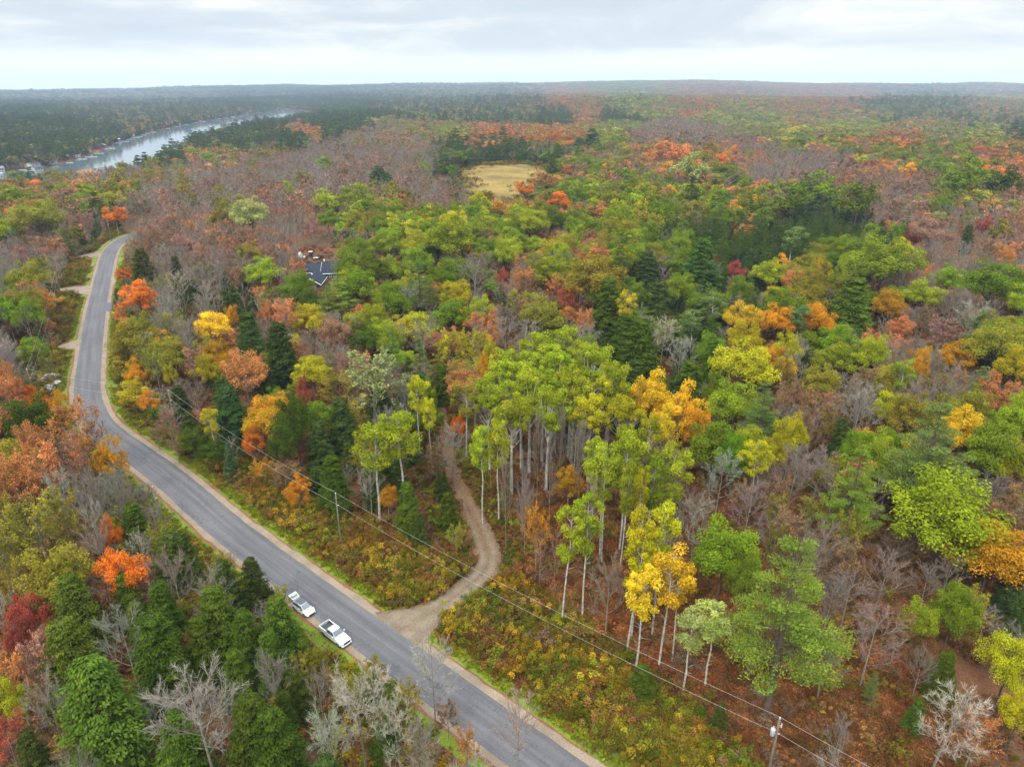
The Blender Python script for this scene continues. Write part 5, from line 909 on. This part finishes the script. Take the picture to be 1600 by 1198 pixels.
roofed(H_, -8.0, .8, 0, 7.5, 5.0, 7.4); rf = roofed(H_, .8, 7.2, -1.4, 8.6, 5.0, 8.1); roofed(H_, -4.0, 2.4, -13, 0.2, 3.9, 5.9, 'y')
for (a, b_) in ((-6.9, 4.2), (-5.6, 4.2), (4.0, 3.9), (5.6, 3.9), (4.0, 1.5), (5.6, 1.5)):
    y_ = -.02 if a < 1 else -1.42; m = MB(); m.box((a, y_, b_), (.52, .05, .62)); o = m.obj('window', M['trim'], H_); m = MB(); m.box((a, y_-.05, b_), (.42, .02, .52)); m.obj('pane', M['winglass'], o)
m = MB(); m.tube([(1.2, 3.5, 6.8), (1.2, 3.5, 8.6)], .22, 8); m.tube([(1.2, 3.5, 8.6), (1.2, 3.5, 8.8)], .34, 8); m.obj('flue', M['trim'], rf)
m = MB(); m.tube([(-1.4, -7, 5.1), (-1.4, -7, 5.9)], .2, 8); m.tube([(-1.4, -7, 5.9), (-1.4, -7, 6.05)], .32, 8); m.obj('vent_pipe', M['trim'], H_)
def utv(u, v):
    x, y = at(u, v, 1.0); t = empty('utility_vehicle', (x, y, float(terrain(x, y))), R(-80), 'black off-road buggy with white roof parked behind the house', 'utility vehicle')
    b = MB(); loft(b, [ring(-1.7, .8, .5, 1.05, .08), ring(-.6, .82, .4, 1.0, .08), ring(.7, .82, .4, .95, .08), ring(1.6, .7, .5, .95, .1, .6)]); b.obj('body', M['blackp'], t)
    r_ = MB(); r_.box((-.2, 0, 2.2), (1.15, .95, .09)); r_.obj('roof', M['paint'], t)
    c = MB(); [c.tube([(-1.1, s*.7, 1.0), (-.95, s*.7, 2.1)], .05, 5) for s in (1, -1)]; [c.tube([(1.0, s*.7, 1.0), (.6, s*.7, 2.1)], .05, 5) for s in (1, -1)]; c.obj('roll_cage', M['blackp'], t); s_ = MB(); s_.box((-.4, 0, 1.15), (.3, .7, .2)); s_.box((-.7, 0, 1.5), (.08, .7, .3)); s_.obj('seat', M['liner'], t)
    for wx in (1.1, -1.1):
        for s in (1, -1): wheel(t, wx, s*.8, .4, .28)
utv(485.5, 397)
def trailer(u, v):
    x, y = at(u, v, .6); t = empty('small_trailer', (x, y, float(terrain(x, y))), R(10), 'small dark trailer with white load standing beside the buggy', 'trailer')
    b = MB(); b.box((0, 0, .75), (1.5, .8, .06)); [b.box((0, s*.8, .95), (1.5, .04, .2)) for s in (1, -1)]; [b.box((s*1.5, 0, .95), (.04, .8, .2)) for s in (1, -1)]; b.tube([(1.5, 0, .7), (2.6, 0, .6)], .06, 5); b.obj('tray', M['blackp'], t)
    l = MB(); loft(l, [ring(-1.3, .6, .82, 1.2, .1), ring(0, .68, .82, 1.35, .1), ring(1.2, .6, .82, 1.15, .1)]); l.obj('load_cover', M['paint'], t)
    for s in (1, -1): wheel(t, 0, s*.95, .32, .2)
trailer(493.5, 404.5)
x, y = at(469, 399, 1.2); t = empty('covered_stack', (x, y, float(terrain(x, y))), .3, 'upright pile under a white tarpaulin lakeward of the buggy', 'tarpaulin pile'); b = MB(); loft(b, [ring(-1.0, .8, -.1, 1.5, .2), ring(-.5, 1.0, -.1, 2.7, .3, .5), ring(.3, 1.0, -.1, 2.9, .3, .4), ring(1.1, .7, -.1, 1.4, .2)]); b.obj('tarpaulin', M['paint'], t, True); b = MB(); b.box((1.9, .2, .25), (.5, .4, .3)); b.obj('crate', M['trim'], t)
patch('driveway_gravel', [at(u, v, 0) for u, v in ((462, 428), (478, 436), (480, 420), (470, 414), (452, 420))], .08, M['gravel'])
0 and patch('yard_clearing', [at(u, v, 0) for u, v in ((458, 418), (500, 412), (500, 398), (488, 391), (470, 392))], .05, M['litter'])

# ------------------------------------------------------------------ poles and wires
M['pole'] = mat('weathered_pole_wood', lin(112, 104, 90), .9, noise=.4, nscale=1.5); M['wire'] = mat('aluminium_wire', lin(190, 186, 180), .5); M['steel'] = mat('galvanised_steel', (.45, .47, .5), .5, metal=.3); M['ceramic'] = mat('porcelain', (.6, .6, .58), .3)
def upole(pos, H, label, arm=False, trans=False, lean=(0, 0)):
    t = empty('utility_pole', (pos[0], pos[1], float(terrain(*pos))), 0, label, 'utility pole', 'utility poles along the road')
    b = MB(); P = [(lean[0]*k, lean[1]*k, z) for k, z in ((0, -1.5), (0, 0), (.5, H*.5), (1, H))]; b.tube(P, [.19, .18, .155, .12], 10); b.obj('post', M['pole'], t, True)
    i = MB(); i.tube([(lean[0], lean[1], H), (lean[0], lean[1], H+.15), (lean[0], lean[1], H+.32)], [.05, .09, .05], 8); i.obj('insulator', M['ceramic'], t)
    i = MB(); i.tube([(lean[0]*.8+.13, lean[1], H-2.35), (lean[0]*.8+.34, lean[1], H-2.35)], [.06, .05], 6); i.obj('spool_insulator', M['ceramic'], t)
    if trans:
        c = MB(); c.tube([(-.42, 0, H-2.6), (-.42, 0, H-2.5), (-.42, 0, H-1.55), (-.42, 0, H-1.45)], [.2, .27, .27, .2], 14); c.obj('transformer_can', M['steel'], t, True)
        c = MB(); c.tube([(-.42, 0, H-1.45), (-.42, 0, H-1.1)], [.07, .04], 8); c.obj('bushing', M['ceramic'], t); c = MB(); c.box((-.18, 0, H-1.8), (.1, .06, .05)); c.box((-.18, 0, H-2.3), (.1, .06, .05)); c.obj('bracket', M['steel'], t)
        c = MB(); c.tube([(.08, -.02, H-1.1), (.34, -.1, H-.9), (.42, -.1, H-.8)], .035, 6); c.tube([(.42, -.1, H-.6), (.42, -.1, H-1.25)], .05, 7); c.obj('fuse_cutout', M['ceramic'], t)
        c = MB(); c.tube([(.42, -.1, H-1.2), (0, 0, H-1.35), (-.42, 0, H-1.1)], .012, 4); c.tube([(.42, -.1, H-.62), (.2, 0, H-.2), (.0, 0, H+.25)], .012, 4); c.obj('jumper', M['wire'], t)
    return (pos[0]+lean[0], pos[1]+lean[1], H+.32), (pos[0]+lean[0]*.8+.3, pos[1], H-2.35)
p1 = at(534, 857); p2 = at(1217, 1123, 12.2); p3 = at(263, 611, 12); p4 = at(175, 378); p5 = at(97, 470)
A1 = upole(p1, 11.9, 'grey wooden utility pole in the brush verge near the track'); A2 = upole(p2, 12.2, 'wooden utility pole with transformer can and fuse on the litter slope', trans=True, lean=(.1, 0)); A3 = upole(p3, 12.0, 'wooden utility pole outside the road bend among shrubs')
A4 = upole(p4, 12.0, 'distant utility pole on the verge of the far road bend'); A5 = upole(p5, 11.5, 'utility pole beside the gravel driveways lakeward of the road'); A6 = upole(at(256, 838), 11.0, 'slim utility pole behind the inner grass verge')
A7 = upole(at(60, 640), 11.5, 'utility pole among trees by the rock outcrop')
def wire(a, b, sag, label):
    t = np.linspace(0, 1, 17)[:, None]; P = np.array(a)*(1-t)+np.array(b)*t; P[:, 2:] -= sag*4*t*(1-t); o = MB().tube(P, .011, 4).obj('power_line', M['wire']); tag(o, label, 'overhead wire', 'overhead wires between the utility poles')
nd = np.array(A2[0])-np.array(A1[0]); off = A2[0]+nd*.6; off2 = A2[1]+nd*.6
wire(A3[0], A1[0], 1.2, 'upper wire from the bend pole to the verge pole'); wire(A3[1], A1[1], 1.4, 'lower wire from the bend pole to the verge pole'); wire(A1[0], A2[0], 1.3, 'upper wire from the verge pole to the transformer pole'); wire(A1[1], A2[1], 1.5, 'lower wire from the verge pole to the transformer pole')
wire(A2[0], off, 1.0, 'upper wire leaving the transformer pole downhill'); wire(A2[1], off2, 1.1, 'lower wire leaving the transformer pole downhill'); wire(A3[0], A7[0], .8, 'upper wire crossing the road at the bend'); wire(A3[1], A7[1], .9, 'lower wire crossing the road at the bend')
wire(A7[0], A5[0], 1.3, 'upper wire along the driveways'); wire(A7[1], A5[1], 1.4, 'lower wire along the driveways'); wire(A5[0], A4[0], 1.6, 'upper wire towards the far bend'); wire(A5[1], A4[1], 1.6, 'lower wire towards the far bend')


# ------------------------------------------------------------------ rock outcrop
M['rock'] = mat('pale_rock', lin(168, 168, 170), .9, noise=.45, nscale=.9, bump=.5)
def rock(u, v, r, s):
    g = np.random.default_rng(s); x, y = at(u, v, 0); bm = bmesh.new(); bmesh.ops.create_icosphere(bm, subdivisions=3, radius=1)
    pl = unit(14, g); h = .62+.3*g.random(14)
    for q in bm.verts:
        p = np.array(q.co); k = min([hh/max(1e-3, float(p@n)) if p@n > .05 else 9 for n, hh in zip(pl, h)]); k = min(k, 1.05); q.co = Vector(p*k*np.array([r, r*1.25, r*.5]))
    me = bpy.data.meshes.new('rock'); bm.to_mesh(me); bm.free(); me.materials.append(M['rock']); o = bpy.data.objects.new('rock', me); C.objects.link(o); o.location = (float(x), float(y), r*.12); o.rotation_euler = (0, 0, float(g.random()*6)); return o
for i, (u, v, r, lb) in enumerate([(76, 592, 3.0, 'largest pale slab of the roadside outcrop'), (82, 577, 1.9, 'topmost white boulder of the outcrop'), (72, 608, 2.4, 'flat grey boulder at the foot of the outcrop'), (84, 600, 1.6, 'small boulder on the road side of the outcrop'), (67, 588, 1.7, 'grey boulder at the wooded side of the outcrop'), (78, 618, 1.5, 'lowest small boulder of the outcrop')]): tag(rock(u, v, r, i), lb, 'boulder', 'boulders of the roadside outcrop')
for u, v, lb in [(974, 1090, 'fallen white stone in leaf litter by the egg-shaped cedar'), (972, 1112, 'pale stone at the edge of the brush field')]: tag(rock(u, v, .5, int(u)), lb, 'stone')

# ------------------------------------------------------------------ cottages, boathouses and docks of the far shore
CW = [mat('cottage_wall_'+n, lin(*c), .8) for n, c in (('white', (214, 212, 206)), ('brown', (120, 92, 72)), ('grey', (150, 152, 154)), ('red', (128, 66, 52)))]; CR = [mat('cottage_roof_'+n, lin(*c), .8) for n, c in (('grey', (120, 124, 130)), ('dark', (66, 66, 72)), ('pale', (190, 194, 198)), ('brown', (104, 80, 66)))]; CN = ('white', 'brown', 'grey', 'red'); RN = ('grey', 'dark', 'pale', 'brown')
wcurve = smooth_line([at(u, v, LAKEZ) for u, v in w_sh[1:9]], 8.0); gc = np.random.default_rng(6); wn = normals(wcurve); Ls = np.concatenate([[0], np.cumsum(np.linalg.norm(np.diff(wcurve, axis=0), axis=1))]); pos = 40.; ci = 0; USEDC = set()
NEARW = ['at the narrow end of the bay', 'beside the big boathouse', 'under the tall pines', 'by the small cove', 'on the low point', 'below the orange shoreline tree', 'half hidden by pines', 'near the middle of the far shore', 'across from the pine ridge', 'close to the water', 'set back from the water', 'where the lake bends']
while pos < Ls[-1]-60 and ci < 42:
    k = int(np.searchsorted(Ls, pos)); p = wcurve[k]; n_ = -wn[k] if not inpoly(*(wcurve[k]-wn[k]*6), LAKE) else wn[k]; dist = 5+10*gc.random(); q = p+n_*dist; wi, ri = int(gc.integers(4)), int(gc.integers(4)); zt_ = float(max(terrain(*q), LAKEZ+.6))
    th = math.atan2(wn[k][1], wn[k][0])+math.pi/2+gc.normal()*.2; W_, D_ = 5+4*gc.random(), 4+2.5*gc.random(); s = f'{CN[wi]} lakeside cottage with {RN[ri]} roof {NEARW[ci % 12]}'
    if s in USEDC: s = s.replace('lakeside', 'small waterside')
    if s in USEDC: s = s.replace('small waterside', 'second waterside')
    USEDC.add(s); h_ = empty('lake_cottage', (q[0], q[1], zt_), th, s, 'cottage', 'cottages along the far lake shore'); b = MB(); zw = 3.2+gc.random()*1.6; zr = zw+1.8
    b.box((0, 0, zw/2-.6), (W_, D_, zw/2+.6)); b.add([(-W_, -D_, zw), (-W_, D_, zw), (-W_, 0, zr-.1), (W_, -D_, zw), (W_, D_, zw), (W_, 0, zr-.1)], [(0, 1, 2), (3, 5, 4), (1, 4, 5, 2), (2, 5, 3, 0)]); b.obj('wall', CW[wi], h_)
    r_ = MB(); [quad(r_, [(-W_-.5, 0, zr), (W_+.5, 0, zr), (W_+.5, s_*(D_+.6), zw-.25), (-W_-.5, s_*(D_+.6), zw-.25)], .12) for s_ in (-1, 1)]; r_.obj('roof', CR[ri], h_)
    for wx in (-W_*.55, 0, W_*.55):
        for s_ in (-1, 1): m = MB(); m.box((wx, s_*(D_+.03), zw*.55), (.7, .05, .7)); m.obj('window', M['winglass'], h_)
    if gc.random() < .8:
        a_ = p+n_*-1; e_ = p-n_*(9+8*gc.random()); d_ = MB(); d_.tube([(*a_, LAKEZ+.45), (*e_, LAKEZ+.45)], .05, 4); dv = (e_-a_)/np.linalg.norm(e_-a_); pn = np.array([-dv[1], dv[0]])*1.3; quad(d_, [(*(a_+pn), LAKEZ+.5), (*(e_+pn), LAKEZ+.5), (*(e_-pn), LAKEZ+.5), (*(a_-pn), LAKEZ+.5)], .15)
        [d_.tube([(*(a_+(e_-a_)*f_+pn*s_*.9), LAKEZ-1.5), (*(a_+(e_-a_)*f_+pn*s_*.9), LAKEZ+.6)], .12, 5) for f_ in (.3, .65, .95) for s_ in (-1, 1)]; tag(d_.obj('boat_dock', CR[2]), 'plank dock of the '+' '.join(s.split()[:5])+' '+' '.join(NEARW[ci % 12].split()[:5]), 'dock', 'docks of the far lake shore')
    pos += (24+30*gc.random())*(1 if pos < 900 else 2.2); ci += 1
# the thin mast on the skyline
mx_, my_ = at(1036, 127.5, 150) if False else ((1036-800)/F*7600/CP*1.0, 7600.); mz = float(terrain(mx_, my_)); t = empty('radio_mast', (mx_, my_, mz), 0, 'thin lattice radio mast on the skyline ridge', 'mast'); b = MB()
for k in range(3): a = k*2.094; b.tube([(2.6*math.cos(a), 2.6*math.sin(a), 0), (1.0*math.cos(a), 1.0*math.sin(a), 92)], .9, 4)
b.obj('lattice', M['steel'], t); b = MB(); [b.tube([(0, 0, z), (0, 0, z+1.5)], 3.2, 8) for z in (30, 60, 88)]; b.obj('platform', M['steel'], t)
# a lane in the pines beyond, far off
patch('far_lane', [at(u, v, 0) for u, v in ((446, 212), (458, 212), (462, 200), (452, 198), (444, 203))], .3, M['gravel'])

# ------------------------------------------------------------------ low growth: brush, shrubs, saplings, grass tufts, leaves
def brush_proto(seed, n, r, h, ls, asp=.5, up=.5):
    g = np.random.default_rng(seed); mb = MB()
    for k in range(7):
        c = np.array([g.normal()*r*.5, g.normal()*r*.5, h*(.35+.4*g.random())]); m = n//7; d = unit(m, g); d[:, 2] = np.abs(d[:, 2]); p = c+d*np.array([r*.45, r*.45, h*.4])*(.4+.6*g.random(m))[:, None]
        nr = d*.6+unit(m, g)*.7+np.array([0, 0, up]); nr /= np.linalg.norm(nr, axis=1)[:, None]; add_leaves(mb, p, nr, ls, g, asp, np.clip(.2+.6*g.random()+(g.random(m)-.5)*.5, 0, 1))
    return mb.mesh('brush', [M['brush']])
def stalk_proto(seed, n, r, h, wd):
    g = np.random.default_rng(seed); b = g.normal(size=(n, 2))*r*.45; P = np.column_stack([b, np.zeros(n)-.05]); d = np.column_stack([g.normal(size=(n, 2))*.35, np.ones(n)]); e = P+d*(h*(.5+.6*g.random(n)))[:, None]; s = np.column_stack([g.normal(size=(n, 2)), np.zeros(n)]); s /= np.linalg.norm(s, axis=1)[:, None]
    V = np.stack([P-s*wd, P+s*wd, e], 1).reshape(-1, 3); return MB().add(V, np.arange(3*n).reshape(-1, 3), 0, g.random(n)).mesh('stalks', [M['brush']])
def leafscatter(seed, n, r):
    g = np.random.default_rng(seed); mb = MB(); p = np.column_stack([g.normal(size=(n, 2))*r*.5, .05+.08*g.random(n)]); nr = unit(n, g)*.5+np.array([0, 0, 1]); nr /= np.linalg.norm(nr, axis=1)[:, None]; add_leaves(mb, p, nr, .13, g, .7); return mb.mesh('leaves', [M['brush']])
BP = [brush_proto(1, 260, 1.0, 1.2, .13), brush_proto(2, 260, .9, 1.0, .11, .4), brush_proto(3, 420, 1.5, 2.2, .15), brush_proto(4, 300, 1.2, 1.6, .14), stalk_proto(5, 170, 1.1, 1.0, .022), stalk_proto(6, 90, .5, .45, .03), leafscatter(7, 60, 1.4), brush_proto(8, 140, .6, .5, .12)]
BT = {'gold': T(176, 150, 42), 'olive': T(120, 118, 38), 'lime': T(148, 160, 44), 'rust': T(142, 98, 62), 'wine': T(112, 72, 50), 'tan': T(156, 132, 74), 'green': T(84, 112, 34), 'brown': T(110, 82, 54), 'orange': T(174, 118, 68), 'bright': T(134, 160, 34), 'grey': T(134, 120, 104)}
gb = np.random.default_rng(77); PX, PI, PS, PT = [], [], [], []
def sow(X, Y, kinds, tints, s0, s1, w8=None):
    n = len(X)
    if not n: return
    PX.append(np.column_stack([X, Y, terrain(X, Y)+.0])); PI.append(gb.choice(kinds, n)); s = s0+(s1-s0)*gb.random(n); PS.append(np.column_stack([s, s, s*(.8+.5*gb.random(n))]))
    names = list(tints); a = np.array([BT[t_] for t_ in names]); i = gb.integers(0, len(names), n); pa = (vn(X/9+3, Y/9+7)*.9+gb.random(n)*.12); j = ((pa*len(names)*1.7).astype(int)) % len(names); i = np.where(gb.random(n) < .72, j, i); q_ = a[i]; q_ = q_*.75+a.mean(0)*.25; PT.append(q_*np.exp(gb.normal(size=(n, 1))*.2))
def inside(P, n):
    lo, hi = P.min(0), P.max(0); X = gb.uniform(lo[0], hi[0], n); Y = gb.uniform(lo[1], hi[1], n); m = inpoly(X, Y, P); return X[m], Y[m]
def dens(P, per): lo, hi = P.min(0), P.max(0); return int((hi-lo).prod()*per)
DRV = [Z((86, 453), (90, 460), (118, 460), (141, 462), (143, 445), (110, 446)), Z((84, 543), (90, 549), (112, 547), (128, 548), (128, 526), (104, 532)), Z((116, 401), (122, 406), (158, 404), (162, 391), (138, 395))]
def clear_of(X, Y, a=5.6, b=0.6):
    k_ = np.ones(len(X), bool)
    for P in DRV: k_ &= ~inpoly(X, Y, P)
    X, Y = X[k_], Y[k_]
    d, s = dline(X, Y, ROAD); T_, _ = dline(X, Y, TRACK); i = np.array([np.argmin((TRACK[:, 0]-x)**2+(TRACK[:, 1]-y)**2) for x, y in zip(X, Y)]) if len(X) < 60000 else None
    L = np.concatenate([[0], np.cumsum(np.linalg.norm(np.diff(TRACK, axis=0), axis=1))]); hw = np.interp(L[i], [0, 5, 9, 16, 26, 34, 45, 70, 110, 200], [5.6, 4.2, 2.4, 2.1, 2.5, 2.6, 1.9, 1.4, .9, .6]); m = (d > a) & (T_ > hw+b); return X[m], Y[m]
X, Y = clear_of(*inside(OPEN[0], dens(OPEN[0], 2.2)), 7.9); sow(X, Y, [0, 1, 3, 4, 0, 2], ['olive', 'rust', 'tan', 'gold', 'olive', 'brown', 'wine', 'lime', 'rust', 'gold', 'green'], .45, 1.0)
X, Y = clear_of(*inside(OPEN[1], dens(OPEN[1], 2.4)), 7.9); sow(X, Y, [0, 1, 3, 4, 2], ['olive', 'brown', 'gold', 'olive', 'green', 'brown', 'olive', 'lime', 'olive', 'rust'], .5, 1.05)
X, Y = clear_of(*inside(OPEN[2], dens(OPEN[2], .5)), 7.6); sow(X, Y, [0, 1, 3], ['olive', 'lime', 'tan', 'gold', 'green'], .6, 1.2)
X, Y = clear_of(*inside(OPEN[3], dens(OPEN[3], 1.2)), 7.6); sow(X, Y, [0, 1, 4], ['green', 'rust', 'lime', 'tan', 'olive'], .5, 1.0)
# both sides of the road: a fringe of brush at the wood's edge
k = gb.integers(0, len(ROAD)-1, 9000); nn = normals(ROAD); sd = gb.choice([-1, 1], 9000); ofs = 9.0+gb.random(9000)**1.3*8; X, Y = (ROAD[k]+nn[k]*(sd*ofs)[:, None]+gb.normal(size=(9000, 2))*.8).T; m = Y < 400; X, Y = clear_of(X[m], Y[m], 7.9); sow(X, Y, [0, 1, 3, 4, 2], ['olive', 'green', 'rust', 'gold', 'tan', 'olive', 'lime'], .5, 1.2)
# grass on the verge and at the mouth of the track
k = gb.integers(0, len(ROAD)-1, 16000); sd = gb.choice([-1, 1], 16000); ofs = 5.6+gb.random(16000)*2.3; X, Y = (ROAD[k]+(ROAD[k+1]-ROAD[k])*gb.uniform(-.6, 1.2, (16000, 1))+nn[k]*(sd*ofs)[:, None]+gb.normal(size=(16000, 2))*.15).T; m = Y < 330; X, Y = clear_of(X[m], Y[m], 5.4, .1); m = fbm(X/9, Y/9, 3) > -.22; X, Y = X[m], Y[m]; m = gb.random(len(X)) < .8; sow(X[m], Y[m], [5, 5, 7], ['bright', 'bright', 'lime', 'bright'], .4, .9); sow(X[~m], Y[~m], [5, 7, 4], ['tan', 'olive', 'rust', 'lime'], .4, .9)
k = gb.integers(0, len(TRACK)-1, 3200); nt_ = normals(TRACK); sd = gb.choice([-1, 1], 3200); ofs = 2.0+gb.random(3200)*6; X, Y = (TRACK[k]+nt_[k]*(sd*ofs)[:, None]).T; X, Y = clear_of(X, Y, 6, .2); sow(X, Y, [5, 7, 0, 1], ['lime', 'green', 'rust', 'olive', 'brown'], .5, 1.0)
k = (20+(len(TRACK)-21)*gb.random(1400)**.8).astype(int); k = np.where((k < 50) & (gb.random(1400) > (k-15)/35), k+35, k); sd = gb.choice([-1, 1], 1400); ofs = 1.0+gb.random(1400)*3.4; X, Y = (TRACK[k]+nt_[k]*(sd*ofs)[:, None]).T; sow(X, Y, [6], ['rust', 'brown', 'brown', 'tan'], .5, 1.0)
# forest floor
def wedge(n, r0, r1):
    r = np.sqrt(gb.uniform(r0*r0, r1*r1, n)); a = gb.uniform(-R(50), R(50), n); return r*np.sin(a), r*np.cos(a)
X, Y = wedge(52000, 50, 330); X, Y = clear_of(X, Y, 7.5, .8); pa = fbm(X/14+2, Y/14+2, 3); m = pa > -.4; X, Y = X[m], Y[m]; m = gb.random(len(X)) < .5
m &= gb.random(len(X)) < .6; sow(X[m], Y[m], [0, 1, 3, 2, 4, 4, 4], ['olive', 'brown', 'rust', 'grey', 'brown', 'brown', 'tan', 'olive'], .5, 1.3); sow(X[~m], Y[~m], [6, 6, 7, 5], ['rust', 'rust', 'rust', 'tan', 'brown'], .8, 1.7)
def wedge_thin(): 
    for P in THIN:
        X, Y = clear_of(*inside(P, dens(P, .8))); sow(X, Y, [6, 6, 6, 6, 4, 7], ['rust', 'orange', 'rust', 'rust', 'brown'], .6, 1.3)
wedge_thin()
X, Y = inside(CLEAR, 1500); m = Y > 312; sow(X[m], Y[m], [0, 6, 6, 6, 4], ['brown', 'rust', 'brown'], .5, 1.0)
# reeds and low bushes of the marsh
a_ = gb.integers(0, len(MARSH), 1600); X, Y = (MARSH[a_]+gb.normal(size=(1600, 2))*9).T; sow(X, Y, [0, 1, 3, 2], ['olive', 'green', 'tan', 'brown', 'gold'], .9, 2.0)
PXa, PIa, PSa, PTa = map(np.concatenate, (PX, PI, PS, PT)); rt = np.zeros((len(PXa), 3)); rt[:, 2] = gb.random(len(PXa))*6.283
d_ = proj(PXa[:, 0], PXa[:, 1], PXa[:, 2]); m = (d_[0] > -80) & (d_[0] < 1680) & (d_[1] < 1300); scatter('undergrowth', BP, PXa[m], PIa[m], PSa[m], rt[m], PTa[m]); print('undergrowth', int(m.sum()))

# ------------------------------------------------------------------ air
def haze():
    b = MB(); x0, x1, y0, y1, z0, z1 = -14000, 14000, -700, 14200, -60, 240; b.box(((x0+x1)/2, (y0+y1)/2, (z0+z1)/2), ((x1-x0)/2, (y1-y0)/2, (z1-z0)/2)); m = bpy.data.materials.new('haze'); m.use_nodes = True; t = m.node_tree; t.nodes.clear()
    v = N(t, 'ShaderNodeVolumePrincipled'); v.inputs['Color'].default_value = (*HAZE_COL, 1); v.inputs['Density'].default_value = HAZE; v.inputs['Anisotropy'].default_value = .2; o = N(t, 'ShaderNodeOutputMaterial'); t.links.new(v.outputs[0], o.inputs['Volume']); tag(b.obj('haze', m), kind='stuff')
HAZE = 0.82e-4; HAZE_COL = (.60, .78, 1.0)
haze()
